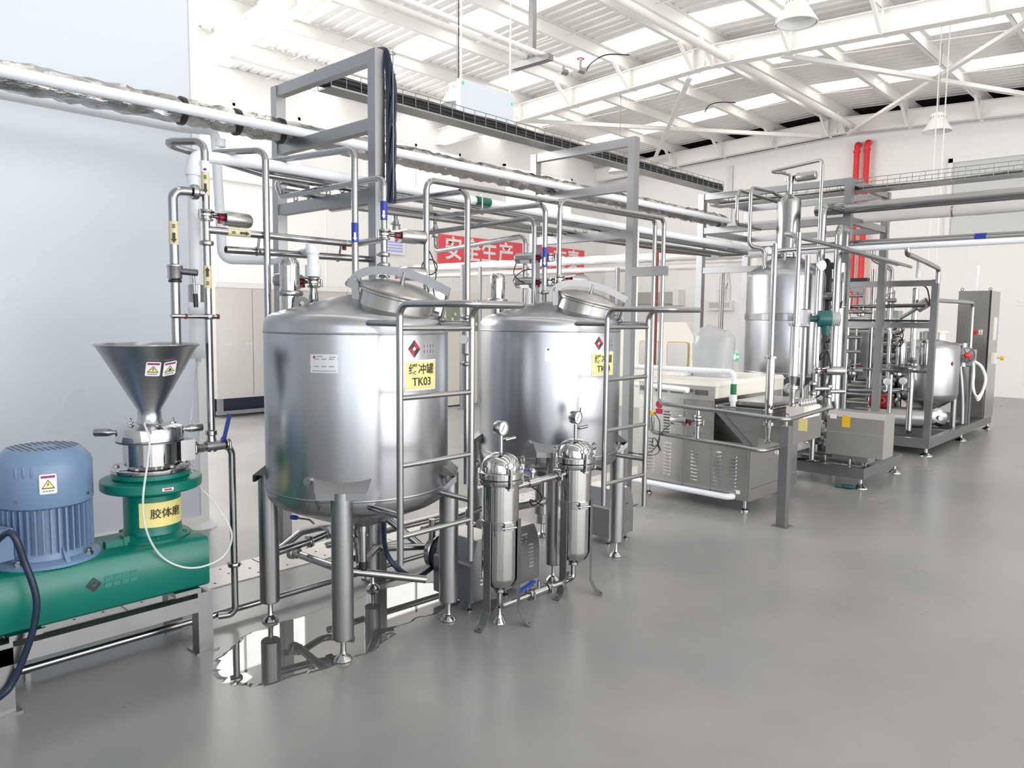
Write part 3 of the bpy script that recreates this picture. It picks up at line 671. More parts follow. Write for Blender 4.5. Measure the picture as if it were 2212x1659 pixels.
w2 = pipe('water_pipe', 'middle white plastic pipe along the rack, its left end dropping past the mill hopper', [(1.755, 3.85, 1.40), (1.755, 3.85, 2.40), (2.2, 3.87, 2.42), (8.3, 4.03, 2.42)], 0.03, 'pvc', 0.05)
build('pipe_collar', MB().cyl((1.755, 3.85, 2.30), (1.755, 3.85, 2.345), 0.038, 14), 'pvc', w2)
build('strainer', MB().lathe((1.757, 3.85, 1.355), (0, 0, 1), [(0.014, 0), (0.014, 0.02), (0.042, 0.02), (0.046, 0.03), (0.046, 0.07), (0.04, 0.09), (0.04, 0.25), (0.044, 0.26), (0.044, 0.30), (0.03, 0.32)], 18), 'pvc', w2)
build('union_nut', MB().lathe((1.757, 3.85, 1.66), (0, 0, 1), [(0.032, 0), (0.040, 0.004), (0.040, 0.09), (0.032, 0.094)], 14), 'steel', w2)
sticker(w2, (3.86, 3.895, 2.42), (1, 0, 0), 0.03, 0.13, mat('green_pipe_label', (0.0, 0.12, 0.07), 0.4), None)
build('drop_tee', MB().tube([(5.93, 3.98, 2.42), (5.93, 3.98, 1.0), (5.75, 3.3, 1.0)], 0.026, 0.05, 12), 'pvc', w2)
bt = build('corner_boot', MB().lathe((2.53, 5.56, 0), (0, 0, 1), [(0.115, 0), (0.11, 0.012), (0.07, 0.05), (0.05, 0.10), (0.045, 0.16), (0.045, 0.30)], 20), 'pvc', wl)
# ------------------------------------------------------------------ stainless runs lying on the rack crossbars
steel_runs = [
    ('lower stainless pipe of the rack, turning back over the mill riser', [(1.735, 3.675, 1.0), (1.735, 3.675, 2.44), (1.60, 3.88, 2.445), (2.2, 3.93, 2.375), (8.3, 4.05, 2.365)], 0.0185),
    ('slim stainless pipe behind the white pipe on the rack', [(2.09, 4.12, 2.44), (8.3, 4.16, 2.43)], 0.019),
    ('stainless pipe in the middle of the rack behind the slim pipe', [(2.5, 4.26, 2.36), (8.3, 4.27, 2.36)], 0.019),
    ('stainless pipe towards the back of the rack', [(2.9, 4.38, 2.37), (8.3, 4.38, 2.37)], 0.019),
    ('rearmost stainless pipe of the rack, with two tee valves hanging under it', [(2.85, 4.55, 2.365), (8.3, 4.52, 2.365)], 0.019),
]
runs = []
for lb, pts, r in steel_runs: runs.append(pipe('product_pipe', lb, pts, r, 'steel', 0.05, 'pipe', 'stainless pipes on the rack'))
for o, y in zip(runs, (4.0, 4.15, 4.265, 4.38, 4.53)):
    for x in (2.75, 5.38): build('pipe_support', MB().cyl((x, y, 2.34), (x, y, 2.36), 0.012, 8).torus((x, y, 2.365), (1, 0, 0), 0.021, 0.004, 14, 6), 'steel', o)
riser = runs[0]
for z in (1.95, 1.59): clamp((1.735, 3.675, z), (0, 0, 1), 0.0185, riser)
sticker(riser, (1.735, 3.675, 2.318), (0, 0, 1), 0.0185, 0.055, 'whiteink', None, 'blueink', True, 'blueink')
sticker(riser, (1.735, 3.675, 2.235), (0, 0, 1), 0.0185, 0.11, 'cream', -1)
sticker(riser, (1.735, 3.675, 1.785), (0, 0, 1), 0.0185, 0.11, 'cream', 1)
build('tee_ferrule', MB().lathe((1.735, 3.675, 2.19), (-0.62, 0.0, 0), [(0.018, 0), (0.018, 0.035), (0.034, 0.04), (0.037, 0.047), (0.037, 0.062), (0.034, 0.069), (0.018, 0.07)], 18), 'steel', riser)
# feed pipe that drops into the hopper
hop = pipe('hopper_feed_pipe', 'stainless feed pipe dropping from the riser through a ball valve into the mill hopper', [(1.66, 3.675, 2.19), (1.575, 3.675, 2.185), (1.575, 3.675, 1.36)], 0.0215, 'steel', 0.06)
sticker(hop, (1.575, 3.675, 1.985), (0, 0, 1), 0.0215, 0.11, 'cream', -1)
build('valve_body', MB().lathe((1.575, 3.675, 1.76), (0, 0, 1), [(0.022, 0), (0.030, 0.006), (0.034, 0.014), (0.034, 0.06), (0.038, 0.066), (0.038, 0.074), (0.03, 0.078), (0.022, 0.08)], 20), 'polished', hop)
build('valve_collar', MB().lathe((1.575, 3.675, 1.752), (0, 0, 1), [(0.026, 0), (0.031, 0.003), (0.031, 0.009), (0.026, 0.012)], 18), 'black', hop)
st = build('valve_stem', MB().cyl((1.605, 3.66, 1.805), (1.66, 3.62, 1.80), 0.016, 14), 'darksteel', hop)
lv = build('valve_lever', MB().cyl((1.645, 3.635, 1.80), (1.65, 3.63, 1.70), 0.006, 8), 'steel', hop)
build('lever_grip', MB().cyl((1.65, 3.63, 1.70), (1.652, 3.628, 1.635), 0.011, 10), 'black', lv)
build('pipe_clip', MB().cyl((1.545, 3.655, 1.592), (1.765, 3.655, 1.59), 0.011, 10).torus((1.575, 3.675, 1.592), (0, 0, 1), 0.024, 0.005, 16, 6), 'steel', hop)
for x in (1.612, 1.772): build('clip_washer', MB().cyl((x - 0.005, 3.655, 1.591), (x + 0.006, 3.655, 1.591), 0.013, 10), 'maroon', hop)
# outlet manifold of the mill: tee, ball valve with blue lever, elbow down to the floor line
man = pipe('mill_outlet_pipe', 'stainless outlet pipe of the green mill, with a blue-levered ball valve', [(1.60, 3.66, 0.945), (1.835, 3.665, 0.945), (1.835, 3.665, 0.045), (1.76, 3.70, 0.045)], 0.0175, 'steel', 0.06)
build('tee_riser', MB().lathe((1.735, 3.675, 0.945), (0, 0, 1), [(0.024, -0.03), (0.025, 0.02), (0.02, 0.05), (0.028, 0.055), (0.028, 0.075), (0.0185, 0.08)], 16), 'steel', man)
build('valve_body', MB().cyl((1.70, 3.664, 0.945), (1.79, 3.664, 0.945), 0.026, 14), 'cast', man)
build('union_nut', MB().cyl((1.655, 3.662, 0.945), (1.685, 3.662, 0.945), 0.028, 8), 'steel', man)
for x in (1.635, 1.81): clamp((x, 3.662, 0.945), (1, 0, 0), 0.0175, man)
clamp((1.835, 3.665, 0.31), (0, 0, 1), 0.0175, man)
lv = build('lever_shaft', MB().cyl((1.765, 3.66, 0.945), (1.78, 3.645, 0.985), 0.008, 8), 'steel', man)
build('lever_grip', MB().bar((1.783, 3.645, 0.965), (1.81, 3.625, 1.105), 0.026, 0.012, up=(0.6, -0.7, 0)), 'bluelever', lv)
fl = pipe('floor_pipe', 'stainless drain pipe running low along the floor behind the tank legs', [(-0.6, 3.72, 0.05), (3.6, 3.72, 0.05), (3.6, 4.05, 0.05)], 0.0185, 'steel', 0.05)
for x in (0.9, 1.66, 2.95): build('pipe_support', MB().bb((x - 0.01, 3.70, 0), (x + 0.01, 3.74, 0.035)), 'frame', fl)
# ------------------------------------------------------------------ risers from the tank tops
def riser_pipe(lb, pts, r=0.0175, bend=0.055, name='product_pipe', grp='stainless risers from the tank tops'): return pipe(name, lb, pts, r, 'steel', bend, 'pipe', grp)
riser_pipe('stainless riser at the left of the TK03 tank, turning back into the rack', [(2.043, 3.65, 0.30), (2.043, 3.65, 2.445), (1.90, 3.96, 2.45), (2.2, 4.08, 2.44)])
p2 = riser_pipe('stainless riser with a blue arrow label landing left of the TK03 manhole', [(2.352, 3.31, 1.69), (2.352, 3.31, 2.455), (2.24, 4.20, 2.47), (2.6, 4.20, 2.46)])
clamp((2.352, 3.31, 1.79), (0, 0, 1), 0.0175, p2)
sticker(p2, (2.352, 3.31, 2.03), (0, 0, 1), 0.0175, 0.10, 'blueink', -1, 'whiteink', False)
p3 = riser_pipe('stainless riser carrying two pneumatic valves above the TK03 tank', [(2.53, 3.30, 1.69), (2.53, 3.30, 2.335), (2.50, 4.28, 2.325), (2.50, 4.34, 2.43), (2.75, 4.38, 2.43)], 0.0175, 0.05)
for z in (1.93, 1.875): clamp((2.53, 3.30, z), (0, 0, 1), 0.0175, p3)
sticker(p3, (2.53, 3.30, 2.16), (0, 0, 1), 0.0175, 0.10, 'blueink', -1, 'whiteink', False)
build('side_branch', MB().tube([(2.53, 3.30, 1.775), (2.46, 3.36, 1.775), (2.40, 3.44, 1.775)], 0.02, 0.03, 12).sphere((2.40, 3.44, 1.775), 0.02, 12, 6), 'cast', p3)
p4 = riser_pipe('long stainless pipe looping from the TK03 top to the lower rail before the cabinet', [(2.775, 3.24, 1.62), (2.775, 3.24, 2.35), (5.41, 3.45, 2.415), (5.41, 3.45, 0.66), (5.41, 2.46, 0.622), (5.85, 2.44, 0.62)], 0.0175, 0.06)
p6 = riser_pipe('stainless riser between the two tanks with a hand valve half way down', [(3.05, 3.20, 0.62), (3.05, 3.20, 2.32), (2.95, 4.42, 2.31), (2.95, 4.50, 2.38), (3.2, 4.52, 2.40)], 0.0175, 0.055)
for z in (1.60, 1.33): clamp((3.05, 3.20, z), (0, 0, 1), 0.0175, p6)
vb = build('hand_valve_body', MB().lathe((3.05, 3.20, 1.38), (0, 0, 1), [(0.02, 0), (0.034, 0.01), (0.034, 0.14), (0.02, 0.15)], 14), 'cast', p6)
build('hand_valve_knob', MB().cyl((3.02, 3.18, 1.47), (2.95, 3.12, 1.475), 0.012, 10).cyl((2.95, 3.12, 1.475), (2.92, 3.095, 1.477), 0.025, 14), 'cast', vb)
p7 = riser_pipe('stainless riser with a blue arrow label landing left of the TK04 manhole', [(3.85, 3.30, 1.69), (3.85, 3.30, 2.345), (3.74, 4.30, 2.335), (3.76, 4.36, 2.44), (4.0, 4.40, 2.44)], 0.0175, 0.055)
clamp((3.85, 3.30, 1.77), (0, 0, 1), 0.0175, p7); sticker(p7, (3.85, 3.30, 2.00), (0, 0, 1), 0.0175, 0.13, 'blueink', -1, 'whiteink', False)
build('pipe_hanger', MB().cyl((3.80, 3.84, 2.36), (3.80, 3.84, 2.46), 0.007, 8).torus((3.80, 3.84, 2.34), (0, 1, 0), 0.021, 0.004, 14, 6), 'steel', p7)
p5 = riser_pipe('long stainless pipe looping from the TK04 top to the upper rail', [(3.975, 3.28, 1.62), (3.975, 3.28, 2.385), (5.385, 3.35, 2.41), (5.385, 3.35, 0.91), (5.41, 2.28, 0.875), (6.25, 2.32, 0.885)], 0.0175, 0.06)
p8 = riser_pipe('stainless riser behind TK04, its upper branch ending in a tee valve', [(3.88, 3.42, 1.62), (3.88, 3.42, 2.27), (3.60, 4.54, 2.19), (3.60, 4.56, 2.35)], 0.0175, 0.055)
p9 = riser_pipe('second stainless riser behind TK04, its lower branch ending in a tee valve', [(3.90, 3.52, 1.62), (3.90, 3.52, 2.16), (3.98, 4.54, 2.11), (3.98, 4.55, 2.35)], 0.0175, 0.055)
for o, x, y, z in ((p8, 3.60, 4.555, 2.28), (p9, 3.98, 4.545, 2.27)):
    build('tee_valve', MB().lathe((x, y, z - 0.05), (0, 0, 1), [(0.02, 0), (0.035, 0.006), (0.035, 0.04), (0.02, 0.05), (0.028, 0.075), (0.015, 0.1)], 16).cyl((x - 0.05, y - 0.01, z + 0.005), (x + 0.05, y + 0.01, z + 0.005), 0.008, 8), 'cast', o)
cr = pipe('product_pipe', 'stainless cross pipe with an arrow label, from the mill riser to TK03', [(1.735, 3.675, 2.016), (2.60, 3.675, 2.012), (2.535, 3.32, 2.012)], 0.0185, 'steel', 0.05, 'pipe')
sticker(cr, (1.90, 3.675, 2.015), (1, 0, 0), 0.0185, 0.12, 'cream', 1)
cl = pipe('open_pipe', 'open-ended stainless pipe below the cross pipe over the TK03 tank', [(1.855, 3.72, 1.93), (2.76, 3.70, 1.935)], 0.0195, 'steel')
build('pipe_mouth', MB().cyl((1.8535, 3.72, 1.93), (1.8555, 3.72, 1.93), 0.016, 14), 'dark', cl)
for x in (2.02, 2.52): build('pipe_hanger', MB().cyl((x, 3.70, 1.945), (x, 3.685, 2.0), 0.007, 8).torus((x, 3.715, 1.932), (1, 0, 0), 0.021, 0.004, 14, 6), 'steel', cl)
build('hanger_washer', MB().cyl((2.53, 3.675, 1.985), (2.545, 3.675, 1.985), 0.012, 10), 'maroon', cl)
# ------------------------------------------------------------------ pneumatic valves
def pneu(label, p, pax, d, L=0.15, r=0.037, cab=None, off=0.055, m='actu'):
    """Pneumatic valve: clamped disc body on the pipe, bracket, red indicator, barrel actuator."""
    p = Vector(p); d = Vector(d).normalized(); pax = Vector(pax).normalized(); w = pax.cross(d)
    t = thing('pneumatic_valve', label, 'valve', tuple(p), 'pneumatic valves')
    mb = MB().lathe(p - pax * 0.03, pax, [(0.018, 0), (0.032, 0.003), (0.034, 0.012), (0.024, 0.016), (0.024, 0.022), (0.036, 0.026), (0.036, 0.036), (0.024, 0.04), (0.034, 0.048), (0.032, 0.057), (0.018, 0.06)], 18)
    b = build('valve_body', mb, 'polished', t)
    build('valve_lug', MB().cyl(p - d * 0.04 - w * 0.012 - pax * 0.022, p - d * 0.04 - w * 0.012 + pax * 0.022, 0.007, 8), 'steel', b)
    a = p + d * (0.04 + off)
    br = MB()
    br.prism([p + d * 0.03 + pax * 0.022, p + d * (0.04 + off * 0.7) + pax * 0.028, a + d * 0.012 + pax * (r * 0.98), a + d * 0.03 + pax * (r * 0.98), a + d * 0.03 + pax * (r * 0.8), p + d * (0.04 + off * 0.7) + pax * 0.018, p + d * 0.03 + pax * 0.014], w * 0.05)
    br.v = [tuple(Vector(q) - w * 0.025) for q in br.v]
    build('bracket', br, 'frame', t)
    build('valve_shaft', MB().cyl(p + d * 0.03, a + d * 0.01, 0.009, 10), 'darksteel', t)
    build('indicator', MB().cyl(p + d * (0.04 + off * 0.45), p + d * (0.04 + off * 0.95), 0.017, 12).bar(p + d * (0.04 + off * 0.55) - pax * 0.03, p + d * (0.04 + off * 0.8) + pax * 0.012, 0.018, 0.012), 'maroon', t)
    ac = build('actuator', MB().lathe(a, d, [(r * 0.94, 0), (r, 0.004), (r, L - 0.012), (r * 0.94, L - 0.004), (r * 0.84, L)], 26), m, t)
    build('actuator_plate', MB().bar(a + d * (L * 0.25) - pax * (r * 0.72) - w * (-r * 0.72), a + d * (L * 0.7) - pax * (r * 0.72) - w * (-r * 0.72), 0.03, 0.003, up=(pax - w)), 'plate', ac)
    if cab:
        build('air_line', MB().curve([a + d * (L * 0.97) - pax * r * 0.7] + [Vector(c) for c in cab], 0.0035, 6, 5), 'black', t)
    return t
X_ = (0.985, 0.1, -0.04)
pneu('pneumatic valve on the riser above the mill hopper, beside the partition edge', (1.735, 3.675, 2.085), (0, 0, 1), (1, 0.12, -0.02))
pneu('upper pneumatic valve of the two above the TK03 manhole', (2.53, 3.30, 2.035), (0, 0, 1), (1, -0.25, 0), cab=[(2.80, 3.22, 1.93), (2.82, 3.21, 1.84), (2.80, 3.21, 1.76), (2.82, 3.21, 1.68)])
pneu('lower pneumatic valve of the two above the TK03 manhole', (2.53, 3.30, 1.835), (0, 0, 1), (1, -0.25, 0), cab=[(2.77, 3.22, 1.75), (2.775, 3.22, 1.69)])
o = build('air_hose', MB().torus((2.785, 3.225, 1.875), (0.7, 0.7, 0.1), 0.042, 0.0035, 24, 6), 'navy', base=(2.785, 3.225, 1.83)); tag(o, 'coiled dark air hose hanging at the two valves above TK03', 'hose')
pneu('pneumatic valve on the white plastic inlet beside the TK03 breather', (2.235, 3.52, 1.775), (0, 0, 1), (-0.45, 0.75, 0.05), off=0.03, cab=[(2.17, 3.60, 1.70), (2.18, 3.57, 1.66), (2.2, 3.53, 1.64)])
pneu('upper pneumatic valve behind the TK04 riser, pointing to the left', (3.93, 3.33, 2.005), (0, 0, 1), (-0.3, 0.95, 0), cab=[(3.82, 3.55, 1.90), (3.83, 3.50, 1.85), (3.86, 3.46, 1.83), (3.88, 3.44, 1.80)])
pneu('lower pneumatic valve behind the TK04 riser, pointing to the left', (3.93, 3.33, 1.84), (0, 0, 1), (-0.3, 0.95, 0), cab=[(3.83, 3.56, 1.86), (3.86, 3.5, 1.92), (3.9, 3.42, 1.93)])
pneu('pneumatic valve to the right of the TK04 risers, over the manhole', (3.975, 3.28, 1.86), (0, 0, 1), (1, -0.2, 0))
# inlet spool of the white water pipe on the tank top
sp = build('inlet_spool', MB().lathe((2.235, 3.52, 1.60), (0, 0, 1), [(0.024, 0.02), (0.024, 0.045), (0.038, 0.05), (0.038, 0.07), (0.024, 0.075), (0.027, 0.09), (0.019, 0.135), (0.019, 0.15)], 18), 'steel', base=(2.235, 3.52, 1.6)); tag(sp, 'stainless reducer spool under the white water inlet on the TK03 top', 'pipe fitting')
s2 = build('inlet_spool', MB().lathe((2.235, 3.52, 1.803), (0, 0, 1), [(0.019, 0), (0.036, 0.004), (0.036, 0.02), (0.019, 0.024), (0.022, 0.034)], 18), 'steel', base=(2.235, 3.52, 1.8)); tag(s2, 'short stainless ferrule between the white elbow and its pneumatic valve', 'pipe fitting')
# ------------------------------------------------------------------ colloid mill: frame, green box, motor, grinding head, hopper
ml = thing('colloid_mill', 'green colloid mill with blue motor and steel hopper on a low steel frame', 'machine', (1.1, 3.65, 0))
for x, y in ((0.755, 3.475), (1.575, 3.475), (0.755, 3.815), (1.575, 3.815), (-0.35, 3.475), (-0.35, 3.815)):
    l = build('frame_leg', MB().bb((x - 0.035, y - 0.035, 0.008), (x + 0.035, y + 0.035, 0.29)), 'frame', ml)
    build('foot_plate', MB().bb((x - 0.055, y - 0.055, 0), (x + 0.055, y + 0.055, 0.008)), 'frame', l)
fr = MB(); 
for y in (3.475, 3.815): fr.bb((-0.39, y - 0.035, 0.20), (1.54, y + 0.035, 0.27))
for x in (0.755, 1.575, -0.35): fr.bb((x - 0.035, 3.51, 0.20), (x + 0.035, 3.78, 0.27))
build('base_frame', fr, 'frame', ml)
for x in (0.84, 1.50): build('mount_pad', MB().bb((x - 0.06, 3.45, 0.29), (x + 0.06, 3.84, 0.312)), 'steel', ml)
bx = MB(); x0, x1, y0, y1, z0, z1 = -0.3, 1.61, 3.465, 3.845, 0.312, 0.545; b_ = 0.014
bx.prism([(x0, y0 + b_, z0), (x0, y0, z0 + b_), (x0, y0, z1 - b_), (x0, y0 + b_, z1), (x0, y1 - b_, z1), (x0, y1, z1 - b_), (x0, y1, z0 + b_), (x0, y1 - b_, z0)], (x1 - x0, 0, 0))
body = build('gearbox_body', bx, 'green', ml, 50)
build('terminal_lug', MB().bb((1.20, 3.60, 0.545), (1.29, 3.64, 0.575)).bb((1.275, 3.595, 0.545), (1.30, 3.645, 0.585)), 'green', body)
px_, py_ = 1.437, 3.675
build('pedestal', MB().lathe((px_, py_, 0), (0, 0, 1), [(0.165, 0.545), (0.165, 0.556), (0.15, 0.566), (0.13, 0.575), (0.126, 0.60), (0.126, 0.755), (0.15, 0.775), (0.215, 0.782), (0.222, 0.79), (0.222, 0.825), (0.217, 0.83), (0.168, 0.832), (0.16, 0.838), (0.172, 0.842), (0.172, 0.862)], 48), 'green', ml)
for k in range(6):
    a = k * PI / 3 + 0.3; build('bolt', MB().lathe((px_ + 0.145 * math.cos(a), py_ + 0.145 * math.sin(a), 0.558), (0, 0, 1), [(0.013, 0), (0.013, 0.014), (0.009, 0.016)], 6), 'green', ml)
hd = build('grinding_head', MB().lathe((px_, py_, 0), (0, 0, 1), [(0.172, 0.863), (0.174, 0.868), (0.174, 0.882), (0.166, 0.889), (0.125, 0.892), (0.118, 0.897), (0.118, 1.0), (0.142, 1.006), (0.147, 1.012), (0.147, 1.062), (0.143, 1.072), (0.12, 1.082), (0.075, 1.088), (0.06, 1.09)], 56), 'polished', ml)
build('head_seal', MB().lathe((px_, py_, 0), (0, 0, 1), [(0.118, 0.999), (0.1475, 1.003), (0.1478, 1.009), (0.14, 1.011)], 48, False), 'darksteel', hd)
for k in range(6):
    a = k * PI / 3 + 0.8; build('bolt', MB().lathe((px_ + 0.148 * math.cos(a), py_ + 0.148 * math.sin(a), 0.887), (0, 0, 1), [(0.013, 0), (0.013, 0.012), (0.009, 0.014)], 6), 'cast', hd)
for k in range(5):
    a = k * 2 * PI / 5 + 0.9; build('wing_bolt', MB().lathe((px_ + 0.1 * math.cos(a), py_ + 0.1 * math.sin(a), 1.082), (0, 0, 1), [(0.014, 0), (0.014, 0.008), (0.006, 0.012), (0.006, 0.022), (0, 0.028)], 6), 'polished', hd)
hc = Vector((px_, py_, 1.045))
for dx, dy in ((-0.80, 0.60), (0.80, -0.06)):
    d = Vector((dx, dy, 0)).normalized()
    h = build('clamp_handle', MB().lathe(hc + d * 0.135, d, [(0.01, 0), (0.01, 0.025), (0.018, 0.045), (0.019, 0.05), (0.019, 0.105), (0.016, 0.11)], 16), 'steel', hd)
build('outlet_block', MB().box((px_ + 0.155, py_ - 0.01, 0.945), (0.07, 0.09, 0.10)), 'cast', hd)
build('outlet_clamp', MB().lathe((px_ + 0.19, py_ - 0.012, 0.945), (1, 0, 0), [(0.02, -0.02), (0.036, -0.016), (0.038, 0), (0.036, 0.02), (0.02, 0.026)], 18), 'polished', hd)
ho = build('hopper', MB().lathe((px_, py_, 0), (0, 0, 1), [(0.062, 1.088), (0.053, 1.105), (0.051, 1.15), (0.216, 1.448), (0.224, 1.452), (0.227, 1.458), (0.222, 1.463), (0.214, 1.458), (0.205, 1.44), (0.046, 1.15), (0.046, 1.10)], 64, False), 'tank', ml, 50)
# warning stickers: white card, purple header, yellow triangle with a black border
def warn(c, right, up, w, h, par, sign):
    c, right, up = Vector(c), Vector(right).normalized(), Vector(up).normalized(); n = right.cross(up).normalized()
    q = [c + right * (a * w / 2) + up * (b * h / 2) for a, b in ((-0.86, -1), (0.86, -1), (1, -0.9), (1, 0.9), (0.86, 1), (-0.86, 1), (-1, 0.9), (-1, -0.9))]
    s = build('warning_sticker', MB().prism(q, n * 0.0012), 'whiteink', par)
    rt_ = par if par.parent is None else s
    def flat(name, pts, m, lift):
        return build(name, MB().prism([c + right * (a * w) + up * (b * h) + n * lift for a, b in pts], n * 0.0004), m, rt_)
    flat('sticker_header', [(-0.41, 0.30), (0.41, 0.30), (0.41, 0.43), (-0.41, 0.43)], 'purple', 0.0013)
    flat('sticker_triangle', [(-0.40, -0.24), (0.40, -0.24), (0, 0.23)], 'ink', 0.0013)
    flat('sticker_triangle', [(-0.31, -0.19), (0.31, -0.19), (0, 0.17)], 'yellow', 0.0018)
    if sign == 0: flat('sticker_mark', [(-0.03, -0.05), (0.03, -0.05), (0.035, 0.08), (-0.035, 0.08)], 'ink', 0.0023); flat('sticker_mark', [(-0.028, -0.14), (0.028, -0.14), (0.028, -0.09), (-0.028, -0.09)], 'ink', 0.0023)
    elif sign == 1: flat('sticker_mark', [(-0.16, -0.14), (0.2, -0.14), (0.1, -0.06), (0.06, 0.02), (-0.02, 0.06), (-0.04, -0.05)], 'ink', 0.0023)
    else: flat('sticker_mark', [(0.02, 0.09), (0.05, 0.09), (0.0, 0.0), (0.06, 0.0), (-0.06, -0.14), (-0.02, -0.03), (-0.07, -0.03)], 'ink', 0.0023)
    for k in range(4): flat('lettering', [(-0.33 + 0.17 * k, -0.40), (-0.2 + 0.17 * k, -0.40), (-0.2 + 0.17 * k, -0.32), (-0.33 + 0.17 * k, -0.32)], 'greyink', 0.0013)
    return s
def on_cone(a, z, lift=0.0015):
    rr = 0.051 + (0.216 - 0.051) * (z - 1.15) / (1.448 - 1.15); d = Vector((math.cos(a), math.sin(a), 0))
    c = Vector((px_, py_, z)) + d * (rr + lift); up = Vector((d.x * 0.165, d.y * 0.165, 0.298)).normalized(); right = Vector((-d.y, d.x, 0))
    return c, right, up
aim = math.atan2(-py_, -px_)
for da, sg, tl in ((0.12, 0, -0.06), (0.56, 1, 0.16)):
    c, r_, u_ = on_cone(aim + da, 1.353, 0.004); r2_ = (r_ + u_ * tl).normalized(); u2_ = (u_ - r_ * tl).normalized()
    warn(c, r2_, u2_, 0.062, 0.075, ho, sg)
# yellow sign on the pedestal, small arrow plate on the flange
aS = aim + 0.02
sg = build('mill_sign', patch(aS + 0.44, 1.85, 0.115, px_, py_, 0.126, 0.0008, 12, 0.672), 'yellow', ml)
textmesh('sign_lettering', '胶体磨', 0.05, (px_ + 0.126 * math.cos(aS + 0.46), py_ + 0.126 * math.sin(aS + 0.46), 0.675), (1, 0, 0), (0, 0, 1), 'ink', sg, 0.0003, 0.0075, sx=0.95, wrap=(px_, py_, 0.126))
ar = build('arrow_plate', patch(aim + 0.30, 0.22, 0.014, px_, py_, 0.222, 0.0008, 5, 0.807), 'whiteink', ml)
build('arrow_print', patch(aim + 0.30, 0.15, 0.008, px_, py_, 0.222, 0.0022, 4, 0.807), 'redink', ar)
# emblem on the green box with faded letters
def quad(name, pts, m, par, y=3.4635, c=(1.10, 0.44)):
    return build(name, MB().prism([(c[0] + a, y, c[1] + b) for a, b in pts], (0, -0.0008, 0)), m, par)
em = quad('emblem', [(-0.033, 0), (0, -0.033), (0.033, 0), (0, 0.033)], 'ink', ml)
quad('emblem_mark', [(-0.012, 0.002), (0, -0.008), (0.012, 0.002), (0.008, 0.008), (0.006, 0.004), (0, 0.0), (-0.006, 0.004)], 'green', em, 3.4625); quad('emblem_mark', [(-0.02, 0.004), (0, 0.02), (0.02, 0.004), (0.02, 0.008), (0, 0.024), (-0.02, 0.008)], 'green', em, 3.4625)
for j in range(2):
    for k in range(4): quad('emblem_lettering', [(0.045 + 0.035 * k, 0.006 - 0.03 * j), (0.072 + 0.035 * k, 0.006 - 0.03 * j), (0.072 + 0.035 * k, 0.026 - 0.03 * j), (0.045 + 0.035 * k, 0.026 - 0.03 * j)], mat('faded_green_print', (0.02, 0.18, 0.14), 0.4) if (j, k) == (0, 0) else bpy.data.materials['faded_green_print'], em)
# blue motor
mx_, my_ = 0.985, 3.665
mo = build('motor', MB().lathe((mx_, my_, 0), (0, 0, 1), [(0.205, 0.545), (0.205, 0.556), (0.195, 0.562), (0.165, 0.572), (0.155, 0.60), (0.155, 0.80), (0.15, 0.83)], 48), 'blue', ml)
cv = build('fan_cover', MB().lathe((mx_, my_, 0), (0, 0, 1), [(0.17, 0.79), (0.182, 0.795), (0.185, 0.80), (0.185, 0.965), (0.178, 0.985), (0.145, 1.022), (0.135, 1.03), (0.13, 1.031), (0, 1.031)], 56), 'blue', ml)
for k in range(12):
    q = -0.12 + 0.022 * k; hl = math.sqrt(max(0, 0.13 ** 2 - q * q))
    if abs(q) < 0.04:
        for s_ in (-1, 1): build('vent_slot', MB().bar((mx_ + q, my_ + s_ * 0.045, 1.0312), (mx_ + q, my_ + s_ * hl, 1.0312), 0.008, 0.002), 'navy', cv)
    else: build('vent_slot', MB().bar((mx_ + q, my_ - hl, 1.0312), (mx_ + q, my_ + hl, 1.0312), 0.008, 0.002), 'navy', cv)
for k in range(40):
    a = 2 * PI * k / 40
    if abs((a - aim) % (2 * PI) - 0) < 0.12: pass
    d = Vector((math.cos(a), math.sin(a), 0)); o_ = Vector((mx_, my_, 0))
    build('cooling_fin', MB().bar(o_ + d * 0.167 + Vector((0, 0, 0.60)), o_ + d * 0.167 + Vector((0, 0, 0.79)), 0.028, 0.006, up=(-d.y, d.x, 0)), 'blue', mo)
for k in range(4):
    a = aim + 0.5 + k * PI / 2; d = Vector((math.cos(a), math.sin(a), 0)); o_ = Vector((mx_, my_, 0)); s_ = Vector((-d.y, d.x, 0))
    build('flange_rib', MB().prism([o_ + d * 0.155 + Vector((0, 0, 0.56)) - s_ * 0.008, o_ + d * 0.20 + Vector((0, 0, 0.56)) - s_ * 0.008, o_ + d * 0.155 + Vector((0, 0, 0.62)) - s_ * 0.008], s_ * 0.016), 'blue', mo)
    d2_ = Vector((math.cos(a + 0.6), math.sin(a + 0.6), 0)); build('flange_bolt', MB().lathe(o_ + d2_ * 0.185 + Vector((0, 0, 0.557)), (0, 0, 1), [(0.016, 0), (0.016, 0.014), (0.01, 0.02), (0.01, 0.03)], 6), 'steel', mo)
    build('cover_screw', MB().cyl(o_ + d2_ * 0.183 + Vector((0, 0, 0.83)), o_ + d2_ * 0.19 + Vector((0, 0, 0.83)), 0.007, 8), 'polished', cv)
a = aim - 0.85; d = Vector((math.cos(a), math.sin(a), 0)); o_ = Vector((mx_, my_, 0.66)) + d * 0.19; s_ = Vector((-d.y, d.x, 0))
tb = build('terminal_box', MB().prism([o_ - s_ * 0.07 + Vector((0, 0, -0.06)), o_ + s_ * 0.07 + Vector((0, 0, -0.06)), o_ + s_ * 0.07 + Vector((0, 0, 0.07)), o_ - s_ * 0.07 + Vector((0, 0, 0.07))], d * 0.07), 'blue', mo)
